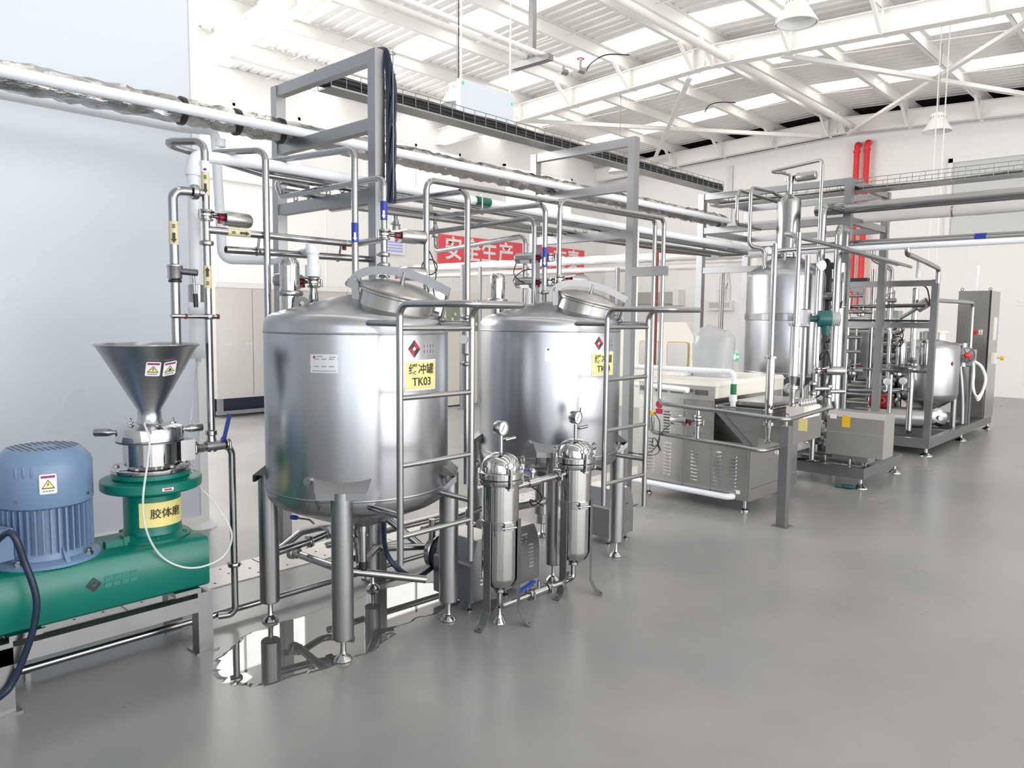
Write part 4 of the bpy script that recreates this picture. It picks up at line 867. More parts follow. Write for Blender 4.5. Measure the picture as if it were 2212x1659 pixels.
build('cable_gland', MB().cyl(o_ + d * 0.05 + Vector((0, 0, -0.05)), o_ + d * 0.10 + Vector((0, 0, -0.055)), 0.02, 12), 'navy', mo)
am_ = math.atan2(-my_, -mx_) + 0.07; d = Vector((math.cos(am_), math.sin(am_), 0))
warn(Vector((mx_, my_, 0.90)) + d * 0.187, (-d.y, d.x, 0), (0, 0, 1), 0.062, 0.082, cv, 2)
for k in range(3): build('cover_boss', MB().lathe(Vector((mx_, my_, 0.955)) + Vector((math.cos(am_ - 0.3 - 0.16 * k), math.sin(am_ - 0.3 - 0.16 * k), 0)) * 0.184, (0, 0, 1), [(0.002, 0.02), (0.006, 0.01), (0.006, -0.02), (0.002, -0.03)], 8), 'blue', cv)
# heavy black supply cable looping down to the floor, clear drain hose
c0 = o_ + Vector((0, 0, 0))
pts = [o_ + Vector((math.cos(a), math.sin(a), 0)) * 0.09 + Vector((0, 0, -0.05)), (0.786, 3.4, 0.747), (0.831, 3.38, 0.612), (0.86, 3.37, 0.475), (0.851, 3.38, 0.361), (0.822, 3.4, 0.25), (0.782, 3.42, 0.142), (0.739, 3.43, 0.091), (0.62, 3.5, 0.02), (0.4, 3.7, 0.018)]
o = build('supply_cable', MB().curve(pts, 0.0135, 10, 6), 'navy', base=(0.76, 3.38, 0.1)); tag(o, 'thick black supply cable looping from the blue motor to the floor', 'cable')
pts = [(1.757, 3.85, 1.36), (1.741, 3.84, 1.314), (1.691, 3.8, 1.083), (1.632, 3.72, 0.921), (1.611, 3.58, 0.794), (1.655, 3.47, 0.688), (1.702, 3.42, 0.557), (1.672, 3.42, 0.461), (1.584, 3.42, 0.424), (1.479, 3.43, 0.434), (1.38, 3.44, 0.505), (1.311, 3.42, 0.636), (1.298, 3.42, 0.785), (1.338, 3.46, 0.939), (1.361, 3.49, 1.037), (1.361, 3.54, 1.105), (1.40, 3.58, 1.098)]
o = build('clear_hose', MB().curve(pts, 0.0048, 8, 6), 'clear', base=(1.6, 3.45, 0.5)); tag(o, 'thin clear hose looping from the white strainer past the green mill to its head', 'hose')
# ------------------------------------------------------------------ polished bag-filter housings
def make_filter(cx, cy, label):
    t = thing('filter_housing', label, 'filter', (cx, cy, 0), 'polished filter housings')
    c = (cx, cy, 0)
    build('shell', MB().lathe(c, (0, 0, 1), [(0.022, 0.195), (0.05, 0.20), (0.082, 0.215), (0.095, 0.245), (0.096, 0.26), (0.096, 0.742), (0.114, 0.748), (0.116, 0.752), (0.116, 0.772), (0.112, 0.775)], 44), 'polished', t)
    build('seam_band', MB().lathe(c, (0, 0, 1), [(0.096, 0.518), (0.0985, 0.52), (0.0985, 0.558), (0.096, 0.56)], 40, False), 'steel', t)
    lid = build('lid', MB().lathe(c, (0, 0, 1), [(0.112, 0.777), (0.116, 0.780), (0.116, 0.808), (0.110, 0.812), (0.100, 0.813), (0.099, 0.845), (0.09, 0.872), (0.07, 0.892), (0.035, 0.906), (0.012, 0.909)], 44), 'polished', t)
    # gauge on its stem with the vent cock
    g = build('gauge_stem', MB().cyl((cx, cy, 0.905), (cx, cy, 0.995), 0.0105, 12), 'polished', lid)
    d = Vector((0.05, -1, 0)).normalized(); o = Vector((cx - 0.008, cy, 1.035))
    build('gauge_case', MB().lathe(o - d * 0.02, d, [(0.034, 0), (0.037, 0.004), (0.037, 0.036), (0.039, 0.038), (0.039, 0.046), (0.033, 0.046), (0.033, 0.040)], 28), 'steel', lid)
    build('gauge_face', MB().cyl(o + d * 0.018, o + d * 0.021, 0.033, 24), 'gauge', lid)
    build('gauge_needle', MB().bar(o + d * 0.0225 + Vector((-0.012, 0, -0.02)), o + d * 0.0225 + Vector((0.010, 0, 0.016)), 0.003, 0.001, up=d), 'ink', lid)
    build('vent_cock', MB().cyl((cx, cy, 0.975), (cx + 0.05, cy, 0.975), 0.008, 10).cyl((cx + 0.03, cy - 0.0, 0.968), (cx + 0.095, cy - 0.01, 0.974), 0.010, 10), 'steel', lid)
    build('cock_lever', MB().bar((cx + 0.042, cy + 0.005, 1.005), (cx + 0.050, cy + 0.005, 1.085), 0.016, 0.006, up=(0.6, -0.7, 0)), 'bluelever', lid)
    # four eye-bolt clamps
    for k in range(4):
        a = math.radians(-112 + 90 * k); e = Vector((math.cos(a), math.sin(a), 0)); s_ = Vector((-e.y, e.x, 0)); p = Vector(c) + e * 0.127
        b = build('eye_bolt', MB().cyl(p + Vector((0, 0, 0.735)), p + Vector((0, 0, 0.838)), 0.0065, 10).torus(p + Vector((0, 0, 0.858)), e, 0.018, 0.0045, 18, 6).cyl(p + Vector((0, 0, 0.812)), p + Vector((0, 0, 0.838)), 0.012, 8), 'steel', t)
        build('bolt_bracket', MB().box(tuple(p - e * 0.006 + Vector((0, 0, 0.738))), (0.03, 0.024, 0.012), a).cyl(p - s_ * 0.016 + Vector((0, 0, 0.735)), p + s_ * 0.016 + Vector((0, 0, 0.735)), 0.006, 8), 'steel', b)
    # three strap legs with bent feet
    for k in range(3):
        a = math.radians((-176, -62, 62)[k]); e = Vector((math.cos(a), math.sin(a), 0)); s_ = Vector((-e.y, e.x, 0)); p = Vector(c)
        def strip(r0, z0, r1, z1): return [p + e * r0 - s_ * 0.023 + Vector((0, 0, z0)), p + e * r0 + s_ * 0.023 + Vector((0, 0, z0)), p + e * r1 + s_ * 0.023 + Vector((0, 0, z1)), p + e * r1 - s_ * 0.023 + Vector((0, 0, z1))]
        mb = MB(); mb.prism(strip(0.100, 0.56, 0.100, 0.09), e * 0.006); mb.prism(strip(0.100, 0.09, 0.135, 0.022), e * 0.006); mb.prism(strip(0.135, 0.022, 0.17, 0.0), e * 0.006 + Vector((0, 0, 0.006)))
        l = build('leg', mb, 'frame', t)
        build('foot_hole', MB().cyl(p + e * 0.158 + Vector((0, 0, 0.012)), p + e * 0.158 + Vector((0, 0, 0.0165)), 0.008, 10), 'dark', l)
    a = math.radians(-112); e = Vector((math.cos(a), math.sin(a), 0)); p = Vector(c) + e * 0.103
    build('band_clip', MB().box(tuple(p + Vector((0, 0, 0.54))), (0.022, 0.05, 0.04), a).cyl(p + e * 0.012 - Vector((-e.y, e.x, 0)) * 0.04 + Vector((0, 0, 0.535)), p + e * 0.012 + Vector((-e.y, e.x, 0)) * 0.04 + Vector((0, 0, 0.535)), 0.005, 8), 'steel', t)
    # bottom neck with its clamp
    nk = build('drain_neck', MB().lathe(c, (0, 0, 1), [(0.016, 0.14), (0.016, 0.165), (0.03, 0.168), (0.034, 0.172), (0.034, 0.186), (0.03, 0.19), (0.016, 0.194), (0.018, 0.20)], 20), 'polished', t)
    build('clamp_screw', MB().bar((cx + 0.03, cy - 0.01, 0.18), (cx + 0.075, cy - 0.012, 0.183), 0.014, 0.02), 'steel', nk)
    return t
f1 = make_filter(2.80, 2.68, 'polished filter housing nearer the TK03 tank, the left of the two')
f2 = dup(f1, (0.62, 0, 0), 'polished filter housing in front of the TK04 tank, the right of the two')
lo = pipe('filter_pipe', 'polished lower pipe joining the bottoms of the two filter housings, with a blue-levered valve', [(2.80, 2.68, 0.14), (2.80, 2.68, 0.085), (3.42, 2.68, 0.085), (3.42, 2.68, 0.14)], 0.0175, 'polished', 0.05, 'pipe', 'pipes between the filter housings', clamps=())
build('trumpet_foot', MB().lathe((2.80, 2.68, 0), (0, 0, 1), [(0.036, 0), (0.034, 0.006), (0.02, 0.025), (0.014, 0.045), (0.012, 0.08)], 20), 'polished', lo)
vb = build('valve_body', MB().cyl((3.06, 2.68, 0.085), (3.17, 2.68, 0.085), 0.026, 16).cyl((3.115, 2.68, 0.10), (3.115, 2.68, 0.145), 0.009, 10), 'polished', lo)
for x in (3.04, 3.19): clamp((x, 2.68, 0.085), (1, 0, 0), 0.0175, lo)
build('valve_lever', MB().bar((2.93, 2.66, 0.135), (3.07, 2.675, 0.155), 0.022, 0.012), 'bluelever', vb) if False else build('valve_lever', MB().bar((2.93, 2.66, 0.135), (3.07, 2.675, 0.155), 0.022, 0.012), 'bluelever', lo)
up = pipe('filter_pipe', 'polished upper pipe joining the heads of the two filter housings, with a valve half way', [(2.893, 2.69, 0.705), (3.33, 2.69, 0.715)], 0.0185, 'polished', None, 'pipe', 'pipes between the filter housings')
build('branch', MB().tube([(3.14, 2.70, 0.71), (3.14, 2.86, 0.71), (3.14, 3.0, 0.60)], 0.0175, 0.05, 12), 'polished', up)
vb = build('valve_body', MB().cyl((3.02, 2.69, 0.708), (3.10, 2.69, 0.71), 0.027, 16).lathe((3.06, 2.69, 0.73), (0, 0, 1), [(0.012, 0), (0.012, 0.03), (0.02, 0.034), (0.02, 0.045), (0.012, 0.055)], 12), 'polished', up)
build('valve_lever', MB().tube([(3.055, 2.70, 0.775), (3.0, 2.74, 0.785), (2.95, 2.76, 0.765)], 0.010, 0.03, 10), 'bluelever', up)
clamp((3.27, 2.69, 0.713), (1, 0, 0), 0.0185, up)
# ------------------------------------------------------------------ pumps under the tanks, folded sheet covers with louvres
def make_pump(x0, y0, label):
    w, dp, h, zb = 0.28, 0.30, 0.335, 0.055
    t = thing('transfer_pump', label, 'pump', (x0 + w / 2, y0 + dp / 2, 0), 'pumps with louvred covers')
    x1, y1, z1 = x0 + w, y0 + dp, zb + h
    pr = [(x0, zb), (x1, zb), (x1, z1 - 0.14), (x1 - 0.015, z1 - 0.07), (x1 - 0.05, z1), (x0 + 0.05, z1), (x0 + 0.012, z1 - 0.12), (x0, z1 - 0.13)]
    build('cover', MB().prism([(a, y0, b) for a, b in pr], (0, dp, 0)), 'frame', t, 25)
    build('top_panel', MB().bb((x0 + 0.055, y0 + 0.02, z1), (x1 - 0.055, y1 - 0.02, z1 + 0.004)), 'ivory', t)
    def louvre(c, d, n):
        c, d, n = Vector(c), Vector(d), Vector(n)
        return build('louvre', MB().add([c - d * 0.022 + Vector((0, 0, 0.004)), c + d * 0.022 + Vector((0, 0, 0.004)), c + d * 0.018 + n * 0.008 - Vector((0, 0, 0.004)), c - d * 0.018 + n * 0.008 - Vector((0, 0, 0.004)), c - d * 0.022 - Vector((0, 0, 0.006)), c + d * 0.022 - Vector((0, 0, 0.006))], [(0, 1, 2, 3), (3, 2, 5, 4), (0, 3, 4), (1, 5, 2)]), 'polished', t)
    for k in range(3): louvre((x0 + 0.145, y0, z1 - 0.045 - 0.02 * k), (1, 0, 0), (0, -1, 0))
    for k in range(7):
        if k < 6: louvre((x0 + 0.09, y0, z1 - 0.135 - 0.022 * k), (1, 0, 0), (0, -1, 0))
        louvre((x0 + 0.2, y0, z1 - 0.115 - 0.022 * k), (1, 0, 0), (0, -1, 0))
    for k in range(3): louvre((x0, y0 + 0.19, z1 - 0.165 - 0.028 * k), (0, 1, 0), (-1, 0, 0))
    for a, b in ((x0 + 0.03, y0 + 0.04), (x1 - 0.03, y0 + 0.04), (x0 + 0.03, y1 - 0.04), (x1 - 0.03, y1 - 0.04)):
        build('foot', MB().lathe((a, b, 0), (0, 0, 1), [(0.02, 0), (0.02, 0.006), (0.008, 0.015), (0.008, 0.06)], 10), 'steel', t)
    cx = x0 + w * 0.42; zc = 0.24
    hd = build('pump_head', MB().lathe((cx, y1, zc), (0, 1, 0), [(0.115, 0), (0.115, 0.03), (0.10, 0.035), (0.09, 0.05), (0.105, 0.055), (0.105, 0.10), (0.09, 0.115), (0.04, 0.12)], 28), 'black', t)
    build('volute', MB().lathe((cx, y1 + 0.055, zc), (0, 1, 0), [(0.107, 0), (0.112, 0.006), (0.112, 0.04), (0.107, 0.046)], 28).cyl((cx, y1 + 0.1, zc), (cx, y1 + 0.2, zc), 0.022, 14).cyl((cx - 0.06, y1 + 0.08, zc + 0.06), (cx - 0.06, y1 + 0.08, zc + 0.2), 0.019, 14), 'steel', hd)
    return t
make_pump(2.77, 2.87, 'louvred transfer pump with black head between the TK03 legs and the left filter housing')
make_pump(3.075, 2.885, 'louvred transfer pump seen between the two filter housings')
make_pump(4.31, 3.05, 'louvred transfer pump under the right side of the TK04 tank')
# ------------------------------------------------------------------ pipework under the tanks
def low(lb, pts, r=0.0175, bend=0.05, m='steel', cl=()): return pipe('outlet_pipe', lb, pts, r, m, bend, 'pipe', 'outlet pipework under the tanks', clamps=cl)
o = low('outlet elbow under the TK03 cone turning towards the black pump head', [(2.30, 3.22, 0.40), (2.30, 3.22, 0.30), (2.62, 3.50, 0.26), (2.88, 3.38, 0.24)], 0.022, 0.07)
o = low('stainless branch pipe with a butterfly nut crossing behind the left leg of TK03', [(2.059, 3.62, 0.337), (2.243, 3.62, 0.353), (2.455, 3.62, 0.39), (2.30, 3.25, 0.33)], 0.021, 0.04)
build('union_nut', MB().lathe((2.359, 3.62, 0.377), (1, 0, 0.05), [(0.022, 0), (0.036, 0.004), (0.036, 0.03), (0.022, 0.034)], 8), 'cast', o)
clamp((2.252, 3.62, 0.354), (1, 0, 0.05), 0.021, o)
for px in ((2.241, 3.6, 0.483), (2.282, 3.6, 0.501)):
    e = Vector((px[0] - 0.09, px[1], px[2] + 0.028)); l = build('valve_lever', MB().cyl((px[0] + 0.03, px[1], px[2] - 0.03), px, 0.006, 8).cyl(px, e, 0.006, 8), 'steel', o)
    build('lever_grip', MB().lathe(e + Vector((0.02, 0, -0.006)), Vector((-1, 0, 0.3)), [(0.006, 0), (0.012, 0.006), (0.014, 0.03), (0.011, 0.045), (0, 0.048)], 10), 'bluelever', o)
o = low('sloping stainless pipe low behind the front leg of TK03', [(2.218, 3.7, 0.273), (2.182, 3.2, 0.306), (2.55, 2.98, 0.22)], 0.0205)
build('pipe_union', MB().lathe((2.206, 3.7, 0.281), (0.35, -0.9, 0), [(0.022, -0.03), (0.036, -0.026), (0.036, 0.0), (0.03, 0.004), (0.03, 0.03), (0.022, 0.034)], 12), 'cast', o)
o = low('curved stainless elbow behind the TK03 cone', [(2.147, 3.75, 0.304), (2.31, 3.8, 0.356), (2.497, 3.85, 0.341), (2.6, 3.7, 0.35)], 0.02, 0.10)
o = low('vertical sight tube under the TK03 cone', [(2.271, 3.15, 0.569), (2.272, 3.15, 0.337), (2.267, 3.2, 0.278)], 0.021, 0.03, 'polished')
build('tube_cap', MB().cyl((2.271, 3.15, 0.549), (2.27, 3.15, 0.506), 0.026, 14), 'polished', o); build('tube_end', MB().cyl((2.272, 3.15, 0.345), (2.272, 3.15, 0.306), 0.023, 14), 'black', o)
low('curved stainless pipe rising from the pump behind the ladder of TK03', [(2.5, 3.62, 0.47), (2.70, 3.62, 0.46), (2.86, 3.40, 0.25)], 0.022, 0.1)
low('straight stainless pipe between the tanks, running back from the first pump', [(2.9, 3.42, 0.33), (3.75, 3.55, 0.34)], 0.02)
low('stainless pipe running low from the first pump past the TK03 leg', [(2.45, 3.75, 0.26), (3.3, 3.72, 0.27)], 0.02)
o = low('grey strainer barrel with side elbow hanging under the TK04 cone', [(3.62, 3.10, 0.72), (3.62, 3.10, 0.36)], 0.045)
build('strainer_end', MB().lathe((3.62, 3.10, 0.36), (0, 0, -1), [(0.05, -0.06), (0.05, 0), (0.044, 0.004), (0.012, 0.006), (0.01, 0.025)], 18), 'cast', o)
build('strainer_elbow', MB().tube([(3.72, 3.06, 0.68), (3.72, 3.06, 0.45), (3.50, 3.05, 0.45), (3.30, 3.08, 0.45)], 0.0225, 0.07, 12), 'cast', o)
clamp((3.72, 3.06, 0.60), (0, 0, 1), 0.022, o)
low('outlet elbow under the TK04 cone', [(3.82, 3.22, 0.40), (3.82, 3.22, 0.33), (4.1, 3.42, 0.30), (4.43, 3.4, 0.28)], 0.022, 0.07)
o = build('level_sensor', MB().lathe((3.36, 3.05, 0.60), (-1, 0.2, -0.4), [(0.016, 0), (0.03, 0.01), (0.03, 0.04), (0.02, 0.06), (0.02, 0.09)], 14), 'orange', base=(3.36, 3.05, 0.6)); tag(o, 'small orange-capped sensor between the filter housings', 'sensor')
build('air_line', MB().curve([(3.40, 3.04, 0.59), (3.47, 3.0, 0.54), (3.50, 3.0, 0.48), (3.42, 3.0, 0.46), (3.40, 3.0, 0.50), (3.52, 3.0, 0.44)], 0.004, 6, 5), 'black', o)
pts = [(2.517, 3.3, 0.467), (2.462, 3.22, 0.392), (2.431, 3.14, 0.328), (2.485, 3.1, 0.249), (2.604, 3.12, 0.184), (2.85, 3.25, 0.16)]
o = build('pump_cable', MB().curve(pts, 0.014, 8, 6), 'navy', base=(2.6, 3.2, 0.2)); tag(o, 'thick dark cable sagging under TK03 to the first pump', 'cable')
# ------------------------------------------------------------------ louvred stainless pump cabinet with beige hood
cb = thing('machine_cabinet', 'stainless louvred machine cabinet with beige top cover, right of the TK04 tank', 'machine', (6.35, 3.3, 0))
X0 = 5.86
build('body', MB().bb((X0, 2.765, 0.10), (6.82, 3.855, 0.58)).bb((X0, 3.10, 0.58), (7.2, 3.855, 0.935)), 'sheet', cb, 25)
build('top_cover', MB().prism([(X0 - 0.006, 3.09, 0.935), (X0 - 0.006, 3.86, 0.935), (X0 - 0.006, 3.86, 1.06), (X0 - 0.006, 3.845, 1.075), (X0 - 0.006, 3.105, 1.075), (X0 - 0.006, 3.09, 1.06)], (1.36, 0, 0)), 'ivory', cb, 25)
build('cover_lip', MB().bb((X0 - 0.016, 3.08, 1.035), (7.23, 3.868, 1.045)), 'ivory', cb)
# grey front band of the cover with slot vents and grips
fb = build('front_band', MB().bb((X0 - 0.014, 3.10, 0.915), (X0 - 0.0065, 3.855, 1.03)), 'cover', cb)
for y0 in (3.16, 3.40, 3.56, 3.80):
    for k in range(11 if y0 < 3.7 else 4): build('vent_slot', MB().bb((X0 - 0.0155, y0 + 0.0115 * k, 0.955), (X0 - 0.0138, y0 + 0.0115 * k + 0.006, 1.0)), 'ink', fb)
for y in (3.33, 3.72): build('grip_recess', MB().bb((X0 - 0.0165, y - 0.03, 0.975), (X0 - 0.0138, y + 0.03, 1.0)).prism([(X0 - 0.0165, y + 0.01, 0.975), (X0 - 0.0165, y + 0.03, 0.975), (X0 - 0.0165, y + 0.03, 0.955)], (0.003, 0, 0)), 'darksteel', fb)
def door(y0, y1, z0, z1): return build('door', MB().bb((X0 - 0.008, y0 + 0.003, z0 + 0.003), (X0 - 0.0005, y1 - 0.003, z1 - 0.003)), 'sheet', cb)
d1 = door(3.385, 3.845, 0.12, 0.80); d2_ = door(3.115, 3.38, 0.12, 0.80); d3 = door(2.775, 3.11, 0.12, 0.575)
u1 = door(3.385, 3.845, 0.81, 0.905); u2 = door(3.115, 3.38, 0.81, 0.905)
def louv(par, y, z, w=0.075):
    c = Vector((X0 - 0.008, y, z)); d = Vector((0, 1, 0)) * (w / 2); n = Vector((-1, 0, 0)); u = Vector((0, 0, 1))
    return build('louvre', MB().add([c - d + u * 0.006, c + d + u * 0.006, c + d * 0.8 + n * 0.010 - u * 0.005, c - d * 0.8 + n * 0.010 - u * 0.005, c - d - u * 0.007, c + d - u * 0.007], [(0, 1, 2, 3), (3, 2, 5, 4), (0, 3, 4), (1, 5, 2)]), 'polished', par)
for k in range(10): louv(d1, 3.715, 0.245 + 0.031 * k); louv(d1, 3.545, 0.225 + 0.031 * k)
for k in range(8): louv(d1, 3.745, 0.60 + 0.026 * k, 0.06); louv(d1, 3.555, 0.60 + 0.026 * k)
for k in range(9): louv(d2_, 3.27, 0.215 + 0.031 * k)
for k in range(4): louv(d2_, 3.25, (0.62, 0.70, 0.735, 0.765)[k])
for k in range(10): louv(d3, 3.055, 0.205 + 0.031 * k); louv(d3, 2.915, 0.185 + 0.031 * k)
build('data_plate', MB().bb((X0 - 0.0105, 2.84, 0.155), (X0 - 0.008, 2.875, 0.185)), 'whiteink', d3); build('data_plate', MB().bb((X0 - 0.0105, 3.41, 0.735), (X0 - 0.008, 3.44, 0.765)), 'whiteink', d1)
build('red_sticker', MB().bb((X0 - 0.0098, 3.605, 0.755), (X0 - 0.008, 3.675, 0.80)), 'redink', d1)
build('red_sticker', MB().cyl((X0 - 0.0098, 3.64, 0.84), (X0 - 0.008, 3.64, 0.84), 0.035, 20), 'redink', u1)
# sloped feed hopper on the right
hp = build('feed_hopper', MB().prism([(X0 - 0.012, 3.10, 0.86), (X0 - 0.012, 2.66, 0.862), (X0 - 0.012, 2.70, 0.575), (X0 - 0.012, 2.77, 0.555)], (0.9, 0, 0)), 'sheet', cb, 25)
build('hopper_edge', MB().bar((X0 - 0.02, 3.08, 0.855), (X0 - 0.02, 2.765, 0.565), 0.04, 0.012, up=(1, 0, 0)), 'frame', cb)
build('hopper_rim', MB().tube([(X0 + 0.4, 3.09, 0.875), (X0 - 0.015, 3.09, 0.875), (X0 - 0.015, 2.66, 0.875), (X0 + 0.85, 2.66, 0.875)], 0.009, 0.03, 8), 'steel', cb)
build('hopper_lid', MB().bb((X0 + 0.12, 2.68, 0.885), (X0 + 0.8, 3.0, 0.92)), 'sheet', cb); build('lid_seal', MB().bb((X0 + 0.112, 2.67, 0.872), (X0 + 0.81, 3.01, 0.886)), 'black', cb)
build('valve_bank', MB().bb((X0 + 0.28, 2.45, 0.80), (X0 + 0.62, 2.60, 0.895)), 'ivory', cb)
for k in range(6): build('valve_knob', MB().lathe((X0 + 0.31 + 0.056 * k, 2.49, 0.895), (0, 0, 1), [(0.012, 0), (0.02, 0.01), (0.02, 0.035), (0.012, 0.045), (0.006, 0.06)], 10), 'polished', cb)
build('side_cover', MB().bb((X0 + 0.24, 2.52, 0.58), (X0 + 0.85, 2.76, 0.80)), 'sheet', cb)
for x, y in ((5.93, 2.83), (6.74, 2.83), (5.93, 3.78), (6.74, 3.78)): build('foot', MB().lathe((x, y, 0), (0, 0, 1), [(0.035, 0), (0.034, 0.012), (0.015, 0.025), (0.012, 0.11)], 14), 'polished', cb)
build('side_knob', MB().cyl((6.35, 2.765, 0.46), (6.35, 2.735, 0.46), 0.022, 14), 'whiteink', cb)
build('skirt_seam', MB().bb((5.9, 2.762, 0.20), (6.8, 2.766, 0.204)), 'darksteel', cb)
# white drain pipe along the foot of the cabinet, white water pipe over its top
pipe('drain_pipe', 'white plastic drain pipe along the foot of the louvred cabinet', [(5.80, 3.95, 0.13), (5.80, 2.93, 0.125), (5.86, 2.90, 0.125)], 0.0255, 'pvc', 0.05)
wp = pipe('water_pipe', 'white plastic pipe crossing over the beige cabinet top and dropping into its hopper', [(5.93, 3.98, 1.16), (5.93, 2.97, 1.165), (5.93, 2.97, 0.80)], 0.024, 'pvc', 0.045)
build('pipe_collar', MB().cyl((5.93, 2.97, 0.915), (5.93, 2.97, 0.965), 0.033, 14), 'pvc', wp)
sticker(wp, (5.93, 2.97, 1.02), (0, 0, 1), 0.024, 0.09, mat('green_tape', (0.0, 0.15, 0.06), 0.4), None, text=False)
pneu('pneumatic valve between the two rails in front of the louvred cabinet', (5.405, 3.0, 0.785), (0, 0, 1), (0.02, 1, -0.02), cab=[(5.39, 3.33, 0.66), (5.38, 3.35, 0.56), (5.38, 3.32, 0.52), (5.38, 3.36, 0.60), (5.38, 3.34, 0.50), (5.38, 3.5, 0.46), (5.38, 3.9, 0.50)])
o = pipe('rail_link', 'short vertical stainless link between the two rails before the cabinet', [(5.40, 3.0, 0.655), (5.40, 3.0, 0.89)], 0.0185); clamp((5.40, 3.0, 0.83), (0, 0, 1), 0.0185, o)
sn = thing('conductivity_sensor', 'slim clear sensor with orange cap standing on the lower rail', 'sensor', (5.40, 3.42, 0.66))
build('sensor_body', MB().lathe((5.40, 3.42, 0.675), (0, 0, 1), [(0.012, 0), (0.016, 0.005), (0.016, 0.10), (0.01, 0.105), (0.01, 0.13)], 12), 'polished', sn); build('sensor_cap', MB().lathe((5.40, 3.42, 0.80), (0, 0, 1), [(0.012, 0), (0.018, 0.008), (0.02, 0.03), (0.008, 0.04)], 12), 'orange', sn)
build('sensor_cable', MB().curve([(5.39, 3.40, 0.83), (5.38, 3.34, 0.76), (5.37, 3.33, 0.66), (5.36, 3.33, 0.58), (5.36, 3.39, 0.55), (5.36, 3.38, 0.62), (5.36, 3.34, 0.57), (5.36, 3.45, 0.48), (5.36, 3.7, 0.46)], 0.004, 6, 5), 'black', sn)
# square support post carrying the rails
ps = thing('support_post', 'square stainless post standing on the floor before the louvred cabinet', 'post', (5.69, 2.40, 0))
build('post', MB().bb((5.66, 2.37, 0.008), (5.73, 2.44, 0.79)), 'frame', ps); build('foot_plate', MB().bb((5.64, 2.345, 0), (5.75, 2.465, 0.008)), 'frame', ps)
build('pipe_saddle', MB().cyl((5.695, 2.405, 0.79), (5.695, 2.405, 0.845), 0.012, 10).torus((5.695, 2.405, 0.86), (1, 0, 0), 0.026, 0.005, 16, 6), 'steel', ps)
# vertical product pipes rising from the rails
for lb, x, y, z0, zm, z1, r in (('stainless pipe with a reducer standing on the lower rail beside the hopper', 5.80, 2.595, 0.60, 1.30, 2.2, 0.033), ('thick stainless pipe with a conical reducer standing on the upper rail', 6.03, 2.505, 0.885, 1.56, 2.3, 0.036)):
    o = thing('product_riser', lb, 'pipe', (x, y, z0))
    zc = z0 + 0.27
    build('reducer', MB().lathe((x, y, 0), (0, 0, 1), [(0.02, z0 + 0.02), (0.03, z0 + 0.025), (0.03, z0 + 0.04), (0.0185, z0 + 0.05), (0.0185, z0 + 0.09), (0.025, z0 + 0.14), (0.025, z0 + 0.16), (0.045, z0 + 0.165), (0.045, z0 + 0.19), (0.022, z0 + 0.195), (r, z0 + 0.27)], 20), 'steel', o)
    build('barrel', MB().cyl((x, y, zc), (x, y, zm), r, 20), 'polished', o); build('clamp_ring', MB().lathe((x, y, zm), (0, 0, 1), [(r, -0.004), (r + 0.014, 0), (r + 0.014, 0.018), (0.0195, 0.022)], 20), 'steel', o)
    build('upper_pipe', MB().cyl((x, y, zm), (x, y, z1), 0.019, 14), 'steel', o)
# bag-covered head on the cabinet top, flat parts lying beside it
cv = MB(); rnd = random.Random(5); n = 26; vs = []; fs = []
rings = [(0.17, 0.13, 0.0, 0.0), (0.17, 0.135, 0.07, 0.0), (0.175, 0.14, 0.18, -0.004), (0.18, 0.14, 0.30, -0.012), (0.175, 0.125, 0.37, -0.016), (0.14, 0.07, 0.43, -0.01), (0.06, 0.02, 0.46, 0.0)]
for j, (wy, wx, z, sh) in enumerate(rings):
    for i in range(n):
        t = 2 * PI * i / n; ct, st_ = math.cos(t), math.sin(t); q = 1 + 0.03 * math.sin(5 * t + 1.3 * j) + rnd.uniform(-0.025, 0.025)
        ex = math.copysign(abs(ct) ** 0.6, ct); ey = math.copysign(abs(st_) ** 0.6, st_)
        vs.append((6.45 + wx * q * ex, 3.45 + sh + wy * q * ey, 1.077 + z - 0.10 * max(0, z - 0.3) * ey * -1))
for j in range(len(rings) - 1):
    for i in range(n): k = (i + 1) % n; fs.append((j * n + i, j * n + k, (j + 1) * n + k, (j + 1) * n + i))
fs.append(tuple(range((len(rings) - 1) * n, len(rings) * n)))
o = build('plastic_cover', cv.add(vs, fs), 'film', base=(6.45, 3.45, 1.077), ang=30); tag(o, 'crinkled translucent plastic bag covering a machine head on the beige cabinet top', 'cover')
o = build('mixing_dome', MB().lathe((6.45, 3.45, 1.077), (0, 0, 1), [(0.11, 0), (0.11, 0.02), (0.075, 0.03), (0.075, 0.27), (0.05, 0.31), (0, 0.32)], 20), 'pvc', base=(6.45, 3.45, 1.077)); tag(o, 'white machine head standing under the plastic bag on the cabinet', 'machine part')
o = build('flat_tray', MB().bb((6.2, 3.62, 1.077), (6.65, 3.80, 1.095)).bb((6.22, 3.64, 1.095), (6.6, 3.78, 1.105)), 'white', base=(6.4, 3.7, 1.077)); tag(o, 'thin white tray lying on the beige cabinet top beside the plastic bag', 'tray')
